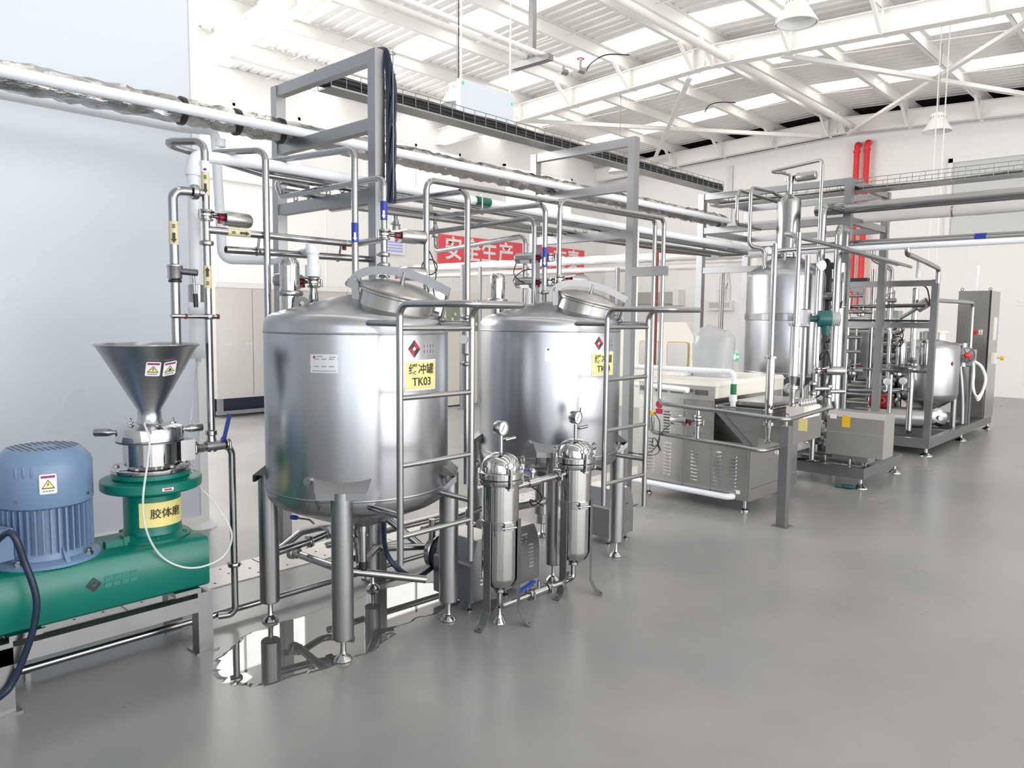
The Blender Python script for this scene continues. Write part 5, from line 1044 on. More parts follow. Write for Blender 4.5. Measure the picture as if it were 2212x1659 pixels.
# ------------------------------------------------------------------ deaerator column and its pipework
dx_, dy_ = 7.925, 3.414
de = thing('deaerator', 'tall stainless deaerator vessel with a narrow column on its conical top', 'tank', (dx_, dy_, 0))
c = (dx_, dy_, 0)
build('vessel', MB().lathe(c, (0, 0, 1), [(0.04, 0.76), (0.08, 0.80), (0.32, 0.97), (0.385, 1.02), (0.395, 1.06), (0.395, 2.05), (0.385, 2.10), (0.36, 2.125), (0.13, 2.27), (0.11, 2.275)], 56), 'tank', de)
build('girth_ring', MB().lathe(c, (0, 0, 1), [(0.395, 1.60), (0.41, 1.605), (0.41, 1.67), (0.395, 1.675)], 56, False), 'steel', de)
build('weld_band', MB().lathe(c, (0, 0, 1), [(0.395, 1.045), (0.398, 1.05), (0.398, 1.06), (0.395, 1.065)], 56, False), 'frame', de)
col = build('column', MB().lathe(c, (0, 0, 1), [(0.125, 2.285), (0.145, 2.288), (0.145, 2.31), (0.122, 2.315), (0.12, 2.33), (0.12, 2.83), (0.115, 2.86), (0.05, 2.905), (0.032, 2.92), (0.032, 3.06)], 36), 'steel', de)
build('flange_ring', MB().lathe(c, (0, 0, 1), [(0.13, 2.262), (0.148, 2.265), (0.148, 2.282), (0.13, 2.284)], 36), 'polished', de)
for k in range(8):
    a = k * PI / 4; build('flange_bolt', MB().cyl((dx_ + 0.138 * math.cos(a), dy_ + 0.138 * math.sin(a), 2.255), (dx_ + 0.138 * math.cos(a), dy_ + 0.138 * math.sin(a), 2.325), 0.007, 8), 'steel', de)
build('column_head', MB().cyl((dx_, dy_, 3.06), (dx_, dy_, 3.10), 0.04, 16).tube([(dx_, dy_, 3.10), (dx_, dy_, 3.125), (dx_ - 0.05, dy_ + 0.12, 3.16)], 0.014, 0.02, 10), 'steel', col)
for k in range(4):
    a = math.radians(20 + 90 * k); build('leg', MB().cyl((dx_ + 0.35 * math.cos(a), dy_ + 0.35 * math.sin(a), 0), (dx_ + 0.35 * math.cos(a), dy_ + 0.35 * math.sin(a), 1.03), 0.04, 14), 'frame', de)
build('bottom_outlet', MB().cyl((dx_, dy_, 0.45), (dx_, dy_, 0.78), 0.045, 16), 'steel', de)
for z, k in ((1.86, 0), (1.42, 1)):
    p = Vector((dx_ + 0.22, dy_ - 0.33, z)); d = Vector((0.25, -0.97, 0)).normalized()
    sg = build('sight_glass', MB().lathe(p, d, [(0.05, 0), (0.05, 0.09), (0.075, 0.095), (0.085, 0.10), (0.085, 0.13), (0.06, 0.135), (0.06, 0.125)], 24), 'steel', de); build('glass_pane', MB().cyl(p + d * 0.118, p + d * 0.124, 0.06, 20), 'darksteel', sg)
for (x, y) in ((-0.25, 0.10), (-0.12, -0.05)):
    build('top_nozzle', MB().cyl((dx_ + x - 0.06, dy_ + y, 2.10), (dx_ + x - 0.06, dy_ + y, 2.30), 0.02, 12), 'steel', de)
build('level_switch', MB().lathe((dx_ - 0.15, dy_ + 0.14, 2.28), (0, 0, 1), [(0.03, 0), (0.05, 0.02), (0.05, 0.06), (0.03, 0.09), (0, 0.1)], 16), 'plate', de)
build('caution_plate', patch(math.radians(-138), 0.16, 0.07, dx_, dy_, 0.395, 0.001, 4, 1.36), 'greyink', de)
# barrel actuator on the column head
pneu('pneumatic valve lying across the head of the deaerator column', (dx_, dy_, 3.085), (0, 0, 1), (0.05, -1, 0.04), L=0.20, r=0.045, off=0.03)
def dp(lb, pts, r=0.019, bend=0.06, m='steel'): return pipe('product_pipe', lb, pts, r, m, bend, 'pipe', 'pipes round the deaerator')
dp('slim stainless pipe arching over the deaerator head', [(dx_ - 0.02, dy_ + 0.04, 3.15), (dx_ - 0.08, dy_ + 0.20, 3.165), (7.35, 2.86, 3.12), (7.35, 2.86, 1.1)], 0.0165, 0.05)
dp('stainless pipe looping from the deaerator cone up to the rack', [(7.60, 3.52, 2.16), (7.60, 3.52, 2.34), (7.42, 3.60, 2.36), (7.42, 3.60, 2.95), (7.9, 3.60, 2.97), (8.4, 3.60, 2.9)], 0.019)
dp('second stainless loop left of the deaerator column', [(8.2, 3.85, 2.62), (7.62, 3.85, 2.62), (7.62, 3.85, 2.98), (8.3, 3.72, 2.92)], 0.019)
dp('thick stainless elbow pipe right of the deaerator column', [(7.72, 2.98, 0.9), (7.72, 2.98, 2.72), (8.1, 3.05, 2.78), (8.4, 3.0, 2.78)], 0.04, 0.10)
dp('thick stainless pipe bending into the corner rack post', [(7.75, 2.82, 0.8), (7.75, 2.82, 2.52), (8.4, 2.95, 2.56)], 0.037, 0.10)
dp('long stainless pipe sweeping round the right of the deaerator at head height', [(6.03, 2.505, 2.23), (6.03, 2.55, 2.29), (6.05, 2.64, 2.30), (7.1, 2.56, 2.265), (9.8, 2.72, 2.245)], 0.0185, 0.05)
dp('second long stainless pipe sweeping round the deaerator just behind the first', [(6.9, 3.1, 1.0), (6.9, 3.1, 2.25), (7.2, 2.66, 2.285), (9.7, 2.84, 2.27)], 0.0185, 0.06)
dp('stainless pipe standing between the deaerator and the teal transmitter', [(7.0, 2.82, 0.8), (7.0, 2.82, 2.2)], 0.022)
dp('stainless pipe dropping from a tee to the homogenizer base', [(7.1, 2.74, 0.3), (7.1, 2.74, 1.12)], 0.022)
o = dp('thick upright stainless pipe with a clamped sensor in front of the skid', [(8.15, 2.93, 0.02), (8.15, 2.93, 2.2)], 0.05, 0.06); clamp((8.15, 2.93, 1.75), (0, 0, 1), 0.05, o)
build('bypass_tube', MB().tube([(8.10, 2.90, 1.74), (8.02, 2.86, 1.80), (8.04, 2.87, 2.0), (8.12, 2.90, 2.1)], 0.012, 0.04, 8), 'steel', o)
o = build('cable_bundle', MB().curve([(8.30, 3.12, 0.2), (8.29, 3.13, 0.9), (8.31, 3.12, 1.6), (8.30, 3.12, 2.1), (8.45, 3.2, 2.24)], 0.045, 8, 5), 'black', base=(8.3, 3.12, 0.2)); tag(o, 'black cable bundle running up behind the thick upright pipe', 'cable')
# teal flow transmitter
tt = thing('flow_transmitter', 'teal flow transmitter with grey window clamped in a riser beside the deaerator', 'instrument', (7.05, 2.70, 1.55))
q = Vector((7.09, 2.66, 1.62)); d = Vector((0.55, -0.83, 0)).normalized()
build('sensor_body', MB().lathe((7.0, 2.82, 1.54), (0, 0, 1), [(0.03, 0), (0.05, 0.01), (0.05, 0.16), (0.03, 0.17)], 8), 'cast', tt)
build('housing', MB().lathe(q - d * 0.08, d, [(0.05, 0), (0.075, 0.01), (0.078, 0.10), (0.07, 0.12)], 26).cyl(Vector((7.0, 2.82, 1.62)), q, 0.03, 14).lathe(q + Vector((0, 0, -0.06)), (0, 0, -1), [(0.045, 0), (0.04, 0.05), (0.035, 0.09)], 14), 'teal', tt)
build('window_cap', MB().lathe(q + d * 0.04, d, [(0.066, 0), (0.068, 0.02), (0.064, 0.075), (0.05, 0.08)], 26), 'plastic', tt)
for k in (-1, 1): build('gland', MB().cyl(q + Vector((0.02 * k, 0.02 * k, -0.15)), q + Vector((0.02 * k, 0.02 * k, -0.20)), 0.014, 10), 'black', tt)
build('signal_cable', MB().curve([q + Vector((0.02, 0.02, -0.2)), q + Vector((0.03, 0.0, -0.3)), q + Vector((0.0, 0.04, -0.38)), q + Vector((-0.03, 0.02, -0.32)), q + Vector((0.02, -0.02, -0.30)), q + Vector((0.06, -0.04, -0.55)), q + Vector((0.02, 0.05, -0.72)), q + Vector((-0.25, 0.2, -0.80))], 0.008, 7, 6), 'black', tt)
o = build('pressure_gauge', MB().cyl((7.25, 2.78, 1.95), (7.25, 2.78, 2.08), 0.007, 8).lathe((7.25, 2.80, 2.12), (-0.5, -0.86, 0), [(0.045, 0), (0.047, 0.03), (0.04, 0.032)], 22), 'plate', base=(7.25, 2.78, 1.95)); tag(o, 'small round pressure gauge on a thin stem right of the deaerator', 'gauge')
o = build('pressure_gauge', MB().cyl((6.22, 2.60, 0.90), (6.22, 2.60, 0.99), 0.014, 10).lathe((6.22, 2.62, 1.035), (-0.7, -0.7, 0), [(0.038, 0), (0.045, 0.006), (0.045, 0.06), (0.038, 0.066)], 22), 'plastic', base=(6.22, 2.6, 0.9)); tag(o, 'dull grey round gauge on the valve bank beside the hopper', 'gauge')
pneu('pneumatic valve lying across the low piping below the teal transmitter', (7.1, 2.72, 1.14), (0, 0, 1), (0.6, -0.8, 0), L=0.17, r=0.04, off=0.03)
for i, (x, y, z) in enumerate(((6.95, 2.70, 0.95), (7.12, 2.62, 0.92))):
    o = build('reducing_tee', MB().lathe((x, y, z), (0, 0, 1), [(0.05, -0.12), (0.03, -0.08), (0.022, -0.03), (0.035, -0.02), (0.035, 0.0), (0.02, 0.01), (0.026, 0.06), (0.035, 0.07), (0.035, 0.09), (0.02, 0.10)], 16).cyl((x, y, z + 0.03), (x + 0.12, y - 0.1, z + 0.03), 0.02, 12), 'steel', base=(x, y, z - 0.12)); tag(o, ('stainless reducing tee below the transmitter, nearer the deaerator', 'stainless reducing tee below the transmitter, nearer the homogenizer')[i], 'pipe fitting')
# ------------------------------------------------------------------ homogenizer under its grey cover, on a low base
hm = thing('homogenizer', 'grey-covered homogenizer pump on a low steel base with bell feet', 'machine', (7.9, 2.7, 0))
fr = MB().bb((7.47, 2.385, 0.10), (7.53, 3.30, 0.205)).bb((8.60, 2.385, 0.10), (8.66, 3.30, 0.205)).bb((7.53, 2.385, 0.10), (8.60, 2.445, 0.205)).bb((7.53, 3.24, 0.10), (8.60, 3.30, 0.205)).bb((7.53, 2.80, 0.12), (8.60, 2.86, 0.20))
build('base_frame', fr, 'frame', hm)
build('motor_rail', MB().bb((7.62, 2.46, 0.205), (7.66, 3.05, 0.245)).bb((7.84, 2.46, 0.205), (7.88, 3.05, 0.245)), 'frame', hm)
for x, y in ((7.56, 2.44), (8.60, 2.44), (7.56, 3.24), (8.60, 3.24)):
    build('foot', MB().lathe((x, y, 0), (0, 0, 1), [(0.07, 0), (0.068, 0.008), (0.035, 0.03), (0.018, 0.045), (0.016, 0.10)], 18), 'polished', hm)
for x, y in ((7.56, 2.55), (7.60, 2.80), (7.74, 2.46)): build('stud', MB().cyl((x, y, 0.205), (x, y, 0.27), 0.014, 10), 'steel', hm)
y0, y1, zb, zt_ = 2.25, 2.78, 0.30, 0.725
pr = [(7.55, zb), (7.55, zt_ - 0.05), (7.60, zt_), (7.80, zt_), (7.86, zt_ - 0.06), (7.86, zb)]
build('cover', MB().prism([(a, y0, b) for a, b in pr], (0, y1 - y0, 0)), 'cover', hm, 20)
build('cover_seam', MB().bb((7.547, y0 + 0.004, 0.52), (7.551, y1 - 0.004, 0.524)), 'plastic', hm)
build('yellow_sticker', MB().bb((7.547, 2.56, 0.575), (7.5495, 2.635, 0.69)), 'orange', hm); build('white_sticker', MB().bb((7.547, 2.69, 0.65), (7.5495, 2.75, 0.695)), 'whiteink', hm)
hd = build('drive_shaft', MB().lathe((7.70, y1, 0.48), (0, 1, 0), [(0.06, 0), (0.06, 0.06), (0.035, 0.06), (0.035, 0.12)], 18), 'cast', hm)
build('pump_head', MB().lathe((7.70, y1 + 0.10, 0.48), (0, 1, 0), [(0.09, 0), (0.125, 0.01), (0.13, 0.03), (0.13, 0.06), (0.11, 0.075), (0.05, 0.08), (0.05, 0.12)], 28), 'steel', hm)
for k in range(6):
    a = k * PI / 3; build('tie_bolt', MB().cyl((7.70 + 0.105 * math.cos(a), y1 + 0.09, 0.48 + 0.105 * math.sin(a)), (7.70 + 0.105 * math.cos(a), y1 + 0.28, 0.48 + 0.105 * math.sin(a)), 0.012, 8), 'steel', hm)
build('inlet_elbow', MB().tube([(7.70, y1 + 0.14, 0.60), (7.70, y1 + 0.14, 0.78), (7.6, y1 + 0.10, 0.84)], 0.03, 0.06, 12), 'cast', hm)
build('drip_tray', MB().lathe((7.60, 3.02, 0.21), (0, 0, 1), [(0.11, 0), (0.16, 0.03), (0.155, 0.03), (0.10, 0.005)], 24), 'darksteel', hm)
build('motor_plinth', MB().bb((7.60, 2.40, 0.24), (7.82, 2.74, 0.30)), 'cast', hm)
o = build('glove', MB().sphere((7.46, 2.52, 0.02), 0.05, 12, 8, (1.0, 1.5, 0.36)).sphere((7.42, 2.60, 0.018), 0.03, 10, 6, (0.8, 1.3, 0.5)), 'teal', base=(7.46, 2.52, 0)); tag(o, 'dark teal glove lying on the floor under the homogenizer base', 'glove')
o = build('yellow_sign', MB().bb((6.14, 2.42, 0.70), (6.145, 2.49, 0.80)), 'yellow', base=(6.14, 2.45, 0.7)); tag(o, 'pale yellow sign plate hung behind the square post', 'sign')
# ------------------------------------------------------------------ process skid at the right
sk = thing('process_skid', 'stainless process skid frame of square tubes on bell feet at the right', 'skid', (11.6, 3.2, 0))
xa, xb, ya, yb = 9.98, 13.3, 2.49, 3.95
def bx_(name, a, b, m='frame', par=None): return build(name, MB().bb(a, b), m, par or sk)
for y in (ya, yb): bx_('base_beam', (xa - 0.035, y - 0.035, 0.09), (xb, y + 0.035, 0.20))
for x in (xa, 11.0, 12.0, xb): bx_('base_beam', (x - 0.035, ya + 0.035, 0.09), (x + 0.035, yb - 0.035, 0.20))
bx_('drip_floor', (xa, ya, 0.10), (xb, yb, 0.11), 'sheet')
for x, y, z in ((xa, ya, 2.10), (xa, yb, 2.10), (11.9, ya, 1.0), (11.9, yb, 2.10), (xb, yb, 2.10)):
    bx_('post', (x - 0.035, y - 0.035, 0.2), (x + 0.035, y + 0.035, z))
for z in (2.06, 1.56):
    for y in (yb,): bx_('rail', (xa + 0.035, y - 0.03, z - 0.035), (11.865, y + 0.03, z + 0.035)) 
    bx_('rail', (xa - 0.03, ya + 0.035, z - 0.035), (xa + 0.03, yb - 0.035, z + 0.035))
for x in (xa, 11.65, xb - 0.05):
    for y in (ya, yb): build('foot', MB().lathe((x, y, 0), (0, 0, 1), [(0.075, 0), (0.073, 0.008), (0.04, 0.028), (0.02, 0.04), (0.018, 0.09)], 16), 'polished', sk)
build('cable_duct', MB().bb((xa - 0.04, ya + 0.05, 1.60), (xa + 0.05, yb - 0.05, 1.625)).bb((xa - 0.04, 3.25, 2.10), (xa + 0.06, yb - 0.05, 2.14)), 'black', sk)
# skid tank
st = thing('skid_tank', 'stainless cone-bottomed tank standing on the skid, with a small diamond emblem', 'tank', (11.35, 2.87, 0.2))
sx, sy = 11.35, 2.87; c = (sx, sy, 0)
build('vessel', MB().lathe(c, (0, 0, 1), [(0.03, 0.36), (0.06, 0.38), (0.33, 0.56), (0.365, 0.60), (0.375, 0.65), (0.375, 1.25), (0.365, 1.29), (0.34, 1.31), (0.12, 1.37), (0.12, 1.47)], 48), 'tank', st)
build('top_lid', MB().lathe((sx + 0.12, sy - 0.05, 1.33), (0, 0, 1), [(0.12, 0), (0.12, 0.12), (0.15, 0.125), (0.15, 0.15), (0.1, 0.17), (0, 0.175)], 24), 'ivory', st)
for k in range(4):
    a = math.radians(195 + 90 * k); build('leg', MB().cyl((sx + 0.33 * math.cos(a), sy + 0.33 * math.sin(a), 0.2), (sx + 0.33 * math.cos(a), sy + 0.33 * math.sin(a), 0.62), 0.035, 14), 'frame', st)
build('outlet', MB().cyl((sx, sy, 0.24), (sx, sy, 0.37), 0.035, 14), 'cast', st)
a0 = math.radians(-118); pts = []
build('emblem', MB().prism([(sx + 0.378 * math.cos(a0 + q / 0.375), sy + 0.378 * math.sin(a0 + q / 0.375), 1.06 + z) for q, z in ((-0.022, 0), (0, -0.032), (0.022, 0), (0, 0.032))], (0.002 * math.cos(a0), 0.002 * math.sin(a0), 0)), 'redink', st)
def sp_(lb, pts, r=0.025, bend=0.07, m='steel'): return pipe('skid_pipe', lb, pts, r, m, bend, 'pipe', 'pipes of the process skid')
sp_('polished pipe with a hand valve standing before the skid tank', [(10.35, 2.80, 0.2), (10.35, 2.80, 0.78), (10.35, 2.80, 1.10), (10.35, 2.80, 2.02)], 0.036, m='polished')
sp_('second polished pipe dropping beside the skid tank', [(10.25, 3.05, 2.0), (10.25, 3.05, 0.78)], 0.026)
o = thing('hand_valve', 'stainless hand valve with handle on the polished pipe before the skid tank', 'valve', (10.35, 2.80, 1.05))
build('valve_body', MB().lathe((10.35, 2.80, 0.98), (0, 0, 1), [(0.04, 0), (0.06, 0.01), (0.06, 0.04), (0.04, 0.06), (0.075, 0.08), (0.075, 0.10), (0.05, 0.12), (0.06, 0.15), (0.04, 0.18)], 18), 'steel', o); build('handle', MB().cyl((10.33, 2.75, 0.98), (10.33, 2.74, 0.88), 0.012, 8), 'polished', o)
sp_('long slim pipe running across the skid at tank height', [(10.1, 3.6, 1.0), (10.1, 2.55, 1.0)], 0.018)
sp_('pipe loop low behind the skid front post', [(10.05, 3.55, 0.28), (10.05, 3.55, 0.72), (10.05, 3.0, 0.74), (10.5, 2.85, 0.74)], 0.03)
sp_('thin pipe coming down before the red pump', [(10.05, 2.95, 0.22), (10.05, 2.95, 0.95)], 0.026)
sp_('pipe rising through the top of the skid beside its second post', [(10.1, 3.02, 1.5), (10.1, 3.02, 2.25), (10.1, 3.25, 2.38), (10.1, 3.25, 2.5)], 0.03)
sp_('pipe bridging the skid posts below the top rail', [(10.05, 3.9, 1.78), (10.05, 2.6, 1.80)], 0.024)
sp_('U-shaped pipe hanging under the middle rail of the skid', [(10.1, 3.0, 1.45), (10.1, 3.0, 1.05), (10.1, 2.75, 1.03), (10.15, 2.75, 1.03)], 0.026)
sp_('pipe leaving the skid post towards the control cabinet and bending down', [(10.0, 2.52, 1.86), (11.9, 2.50, 1.87), (11.9, 2.50, 1.2)], 0.026)
sp_('short elbow from the skid tank shoulder', [(11.5, 2.62, 1.30), (11.85, 2.58, 1.30), (11.9, 2.58, 1.15)], 0.03)
for i in range(5): sp_('%s of five horizontal pipes in the bank low behind the skid posts' % ('lowest', 'second lowest', 'middle', 'second highest', 'topmost')[i], [(10.4 + 0.14 * i, 3.95, 0.42 + 0.10 * i), (10.4 + 0.14 * i, 3.15, 0.42 + 0.10 * i)], 0.028, m='cast')
for i, (x, y) in enumerate(((9.95, 3.75), (10.0, 3.48), (10.5, 3.3), (10.8, 3.45), (9.9, 3.9))): sp_('upright pipe of the skid, ' + ('left of the second post, tall', 'just left of the second post, short', 'right of the second post', 'behind the skid tank side of the second post, tallest', 'at the far left edge of the skid')[i], [(x, y, 0.2), (x, y, (2.2, 1.95, 1.5, 2.3, 1.6)[i])], 0.03)
for i, z in enumerate((1.22, 1.40, 1.72, 1.92)): sp_('%s of four cross pipes at the upper left of the skid' % ('lowest', 'second lowest', 'second highest', 'topmost')[i], [(9.93, 3.98, z), (9.93, 3.28, z)], 0.022)
for i, (x, y, z) in enumerate(((10.0, 3.62, 1.12), (10.1, 2.86, 1.22), (10.2, 2.62, 1.22))):
    o = build('inline_filter', MB().lathe((x, y, z - 0.15), (0, 0, 1), [(0.02, -0.03), (0.055, 0), (0.06, 0.02), (0.06, 0.26), (0.055, 0.29), (0.025, 0.32)], 20), 'polished', base=(x, y, z - 0.15)); tag(o, ('upright polished inline filter at the left of the skid', 'upright polished inline filter under the middle skid rail', 'polished inline filter at the skid corner, before its tank')[i], 'filter')
for i, (x, y, z) in enumerate(((10.0, 3.32, 1.72), (10.0, 3.85, 1.35), (10.15, 2.9, 0.99), (10.02, 3.4, 0.98), (10.0, 3.05, 1.86))):
    o = thing('skid_valve', 'stainless valve cluster on the skid, ' + ('below the top rail near the second post', 'at the far left under the duct', 'at tank height by the corner post', 'left of the second post at tank height', 'just under the top rail')[i], 'valve', (x, y, z))
    build('valve_body', MB().lathe((x, y, z - 0.06), (0, 0, 1), [(0.025, 0), (0.05, 0.01), (0.05, 0.04), (0.03, 0.05), (0.045, 0.07), (0.045, 0.10), (0.02, 0.13)], 14), 'steel', o); build('side_port', MB().cyl((x, y - 0.13, z), (x, y + 0.10, z), 0.026, 12), 'cast', o); build('lever', MB().bar((x - 0.03, y, z + 0.07), (x - 0.04, y - 0.12, z + 0.09), 0.02, 0.01), 'darksteel', o)
o = thing('tilted_actuator', 'tilted pneumatic actuator hanging below the top rail of the skid', 'valve', (10.1, 2.72, 1.8))
build('barrel', MB().lathe((10.12, 2.72, 1.76), (0.2, -0.75, 0.55), [(0.05, 0), (0.06, 0.01), (0.06, 0.15), (0.05, 0.16)], 20), 'cast', o); build('yoke', MB().cyl((10.12, 2.9, 1.64), (10.12, 2.72, 1.76), 0.022, 10), 'cast', o)
build('air_line', MB().curve([(10.1, 2.62, 1.88), (10.05, 2.56, 1.80), (10.05, 2.60, 2.0), (10.05, 2.70, 2.05)], 0.009, 6, 5), 'black', o)
o = thing('red_pump', 'dark red pump motor low on the skid behind the grey homogenizer cover', 'pump', (10.35, 3.1, 0.5))
build('motor', MB().lathe((10.35, 3.02, 0.58), (0, 1, 0), [(0.085, 0), (0.10, 0.02), (0.10, 0.22), (0.085, 0.24)], 24), 'darkred', o); build('end_cap', MB().lathe((10.26, 3.10, 0.60), (-1, -0.3, 0.1), [(0.035, 0), (0.04, 0.02), (0.02, 0.03), (0.02, 0.0)], 16), 'rust', o); build('stand', MB().bb((10.26, 3.02, 0.2), (10.44, 3.26, 0.49)), 'cast', o)
for i, (y, z) in enumerate(((2.98, 0.86), (2.80, 0.88))):
    o = build('pressure_gauge', MB().cyl((10.02, y, z - 0.11), (10.02, y, z - 0.03), 0.008, 8).lathe((10.04, y, z), (-1, -0.1, 0), [(0.042, 0), (0.045, 0.03), (0.038, 0.032)], 22), 'plate', base=(10.02, y, z - 0.1)); tag(o, ('left of two small round gauges before the skid tank', 'right of two small round gauges before the skid tank')[i], 'gauge')
o = build('cable_loop', MB().torus((10.0, 2.88, 1.36), (1, 0.2, 0), 0.06, 0.006, 22, 6).curve([(10.0, 2.85, 1.53), (10.0, 2.82, 1.42), (10.0, 2.9, 1.30)], 0.006, 6, 4), 'black', base=(10, 2.88, 1.36)); tag(o, 'thin black cable loop hanging from the middle rail of the skid', 'cable')
o = build('dark_blower', MB().torus((10.35, 3.55, 0.98), (0.2, 1, 0), 0.10, 0.055, 22, 10, 0.4, 4.2), 'darksteel', base=(10.35, 3.55, 0.9)); tag(o, 'dark curved rubber bellow in the pipe bank of the skid', 'hose')
o = build('heat_exchanger', MB().cyl((10.6, 3.98, 0.33), (11.1, 2.75, 0.33), 0.13, 22).cyl((10.9, 3.98, 0.62), (11.3, 3.35, 0.62), 0.11, 22), 'cast', base=(10.8, 3.4, 0.2)); tag(o, 'horizontal stainless heat exchanger barrel lying low in the skid', 'machine')
o = thing('centrifugal_pump', 'round stainless centrifugal pump under the skid tank', 'pump', (11.3, 2.72, 0.2))
build('volute', MB().lathe((11.2, 2.70, 0.34), (-0.75, -0.65, 0), [(0.10, 0), (0.13, 0.01), (0.13, 0.05), (0.10, 0.07), (0.03, 0.075), (0.03, 0.12)], 26), 'steel', o); build('pump_motor', MB().cyl((11.2, 2.70, 0.34), (11.45, 2.92, 0.34), 0.09, 20), 'plate', o); build('stand', MB().bb((11.22, 2.72, 0.2), (11.4, 2.9, 0.26)), 'frame', o)
o = thing('diaphragm_valve', 'stainless handwheel valve with red hub between the skid tank and the control cabinet', 'valve', (11.75, 2.52, 1.05))
q = Vector((11.72, 2.52, 1.16)); d = Vector((-0.8, -0.6, 0))
build('valve_body', MB().sphere((11.8, 2.56, 1.16), 0.10, 16, 10, (1, 1, 1.2)).cyl((11.8, 2.56, 1.0), (11.8, 2.56, 1.32), 0.05, 16).box((11.95, 2.50, 1.12), (0.16, 0.12, 0.22)), 'cast', o)
build('hub', MB().lathe(q + d * 0.06, d, [(0.03, 0), (0.04, 0.01), (0.04, 0.05), (0.02, 0.06)], 16), 'red', o); hw = MB().torus(q + d * 0.07, d, 0.10, 0.009, 26, 7)
for k in range(6):
    _, u, v = basis(d); a = k * PI / 3; hw.cyl(q + d * 0.07, q + d * 0.07 + u * 0.1 * math.cos(a) + v * 0.1 * math.sin(a), 0.007, 6)
build('handwheel', hw, 'darksteel', o); build('pedestal', MB().bb((11.78, 2.47, 0.2), (11.85, 2.54, 1.0)), 'frame', o)
for i in range(3):
    k = 0.03 * i; pts = [(11.88 + k, 2.45, 1.06), (11.83 + k, 2.43, 0.95 - k), (11.80 + k, 2.42, 0.72), (11.84 + k, 2.37, 0.60 - k), (11.93 + k, 2.33, 0.66), (11.97 + k, 2.31, 0.84), (11.93 + k, 2.36, 1.0), (11.9 + k, 2.44, 1.07)]
    o = build('white_hose', MB().curve(pts, 0.014, 8, 6), 'pvc_tube', base=(11.88, 2.4, 0.6)); tag(o, 'coiled white hose hanging below the handwheel valve', 'hose', 'coiled white hoses by the control cabinet')
o = build('hose_drop', MB().curve([(11.72, 2.56, 1.0), (11.66, 2.52, 0.8), (11.70, 2.50, 0.5), (11.74, 2.5, 0.22)], 0.014, 8, 6), 'pvc_tube', base=(11.7, 2.5, 0.2)); tag(o, 'single white hose dropping beside the handwheel valve pedestal', 'hose')
o = thing('tube_cooler', 'tall bank of stacked stainless cooler tubes in the back of the skid', 'machine', (10.9, 3.6, 0.2))
build('back_panel', MB().bb((11.15, 3.22, 0.25), (11.35, 3.92, 1.75)), 'sheet', o)
for k in range(9): build('cooler_tube', MB().cyl((11.05, 3.2, 0.36 + 0.155 * k), (11.05, 3.93, 0.36 + 0.155 * k), 0.055, 14), 'sheet', o)
for k in range(8): build('return_bend', MB().torus((11.05, 3.2 if k % 2 else 3.93, 0.44 + 0.155 * k), (1, 0, 0), 0.078, 0.03, 12, 8), 'steel', o)
o = thing('plate_exchanger', 'small box-shaped exchanger with orange tag at mid height in the skid', 'machine', (10.5, 3.7, 0.9))
build('exchanger_body', MB().bb((10.45, 3.45, 0.85), (10.75, 3.9, 1.45)), 'frame', o)
for k in range(4): build('clamp_bar', MB().cyl((10.40, 3.5 + 0.12 * k, 0.82), (10.40, 3.5 + 0.12 * k, 1.5), 0.016, 8), 'steel', o)
build('orange_tag', MB().bb((10.43, 3.42, 0.93), (10.45, 3.50, 1.02)), 'rust', o)
# control cabinet
cc = thing('control_cabinet', 'tall stainless control cabinet at the far end of the skid', 'cabinet', (13.0, 2.62, 0.2))
cx0, cx1, cy0, cy1 = 12.72, 13.3, 2.44, 2.86
build('cabinet_body', MB().bb((cx0, cy0, 0.2), (cx1, cy1, 2.06)), 'sheet', cc)
build('door', MB().bb((cx0 - 0.02, cy0 + 0.02, 0.75), (cx0, cy1 - 0.02, 2.03)), 'sheet', cc); build('lower_panel', MB().bb((cx0 - 0.012, cy0 + 0.02, 0.23), (cx0, cy1 - 0.02, 0.44)), 'frame', cc); build('lower_panel', MB().bb((cx0 - 0.012, cy0 + 0.02, 0.46), (cx0, cy1 - 0.02, 0.73)), 'frame', cc)
build('edge_seal', MB().bb((cx0 - 0.018, cy0, 0.6), (cx0 + 0.004, cy0 + 0.018, 2.06)), 'black', cc)
build('isolator', MB().lathe((cx0 - 0.02, 2.62, 1.46), (-1, 0, 0), [(0.035, 0), (0.035, 0.01), (0.02, 0.012), (0.02, 0.035)], 16), 'red', cc)
warn((cx0 - 0.0225, 2.545, 1.465), (0, -1, 0), (0, 0, 1), 0.05, 0.075, cc, 0)
for y in (cy0 + 0.03, cy1 - 0.03): build('lifting_eye', MB().torus((cx0 + 0.05, y, 2.085), (1, 0, 0), 0.018, 0.005, 14, 6), 'steel', cc)
build('beacon_pole', MB().cyl((12.95, 2.68, 2.06), (12.95, 2.68, 2.30), 0.01, 8), 'pvc', cc); build('beacon', MB().cyl((12.95, 2.68, 2.30), (12.95, 2.68, 2.44), 0.022, 14), 'whiteink', cc)
build('side_unit', MB().bb((12.95, 2.40, 1.0), (13.1, 2.44, 1.16)).cyl((13.15, 2.44, 1.10), (13.15, 2.36, 1.10), 0.03, 14), 'ivory', cc); build('orange_knob', MB().cyl((13.15, 2.36, 1.08), (13.15, 2.32, 1.08), 0.032, 14), 'orange', cc); build('side_handle', MB().bb((12.95, 2.425, 1.35), (13.12, 2.44, 1.68)), 'ivory', cc)
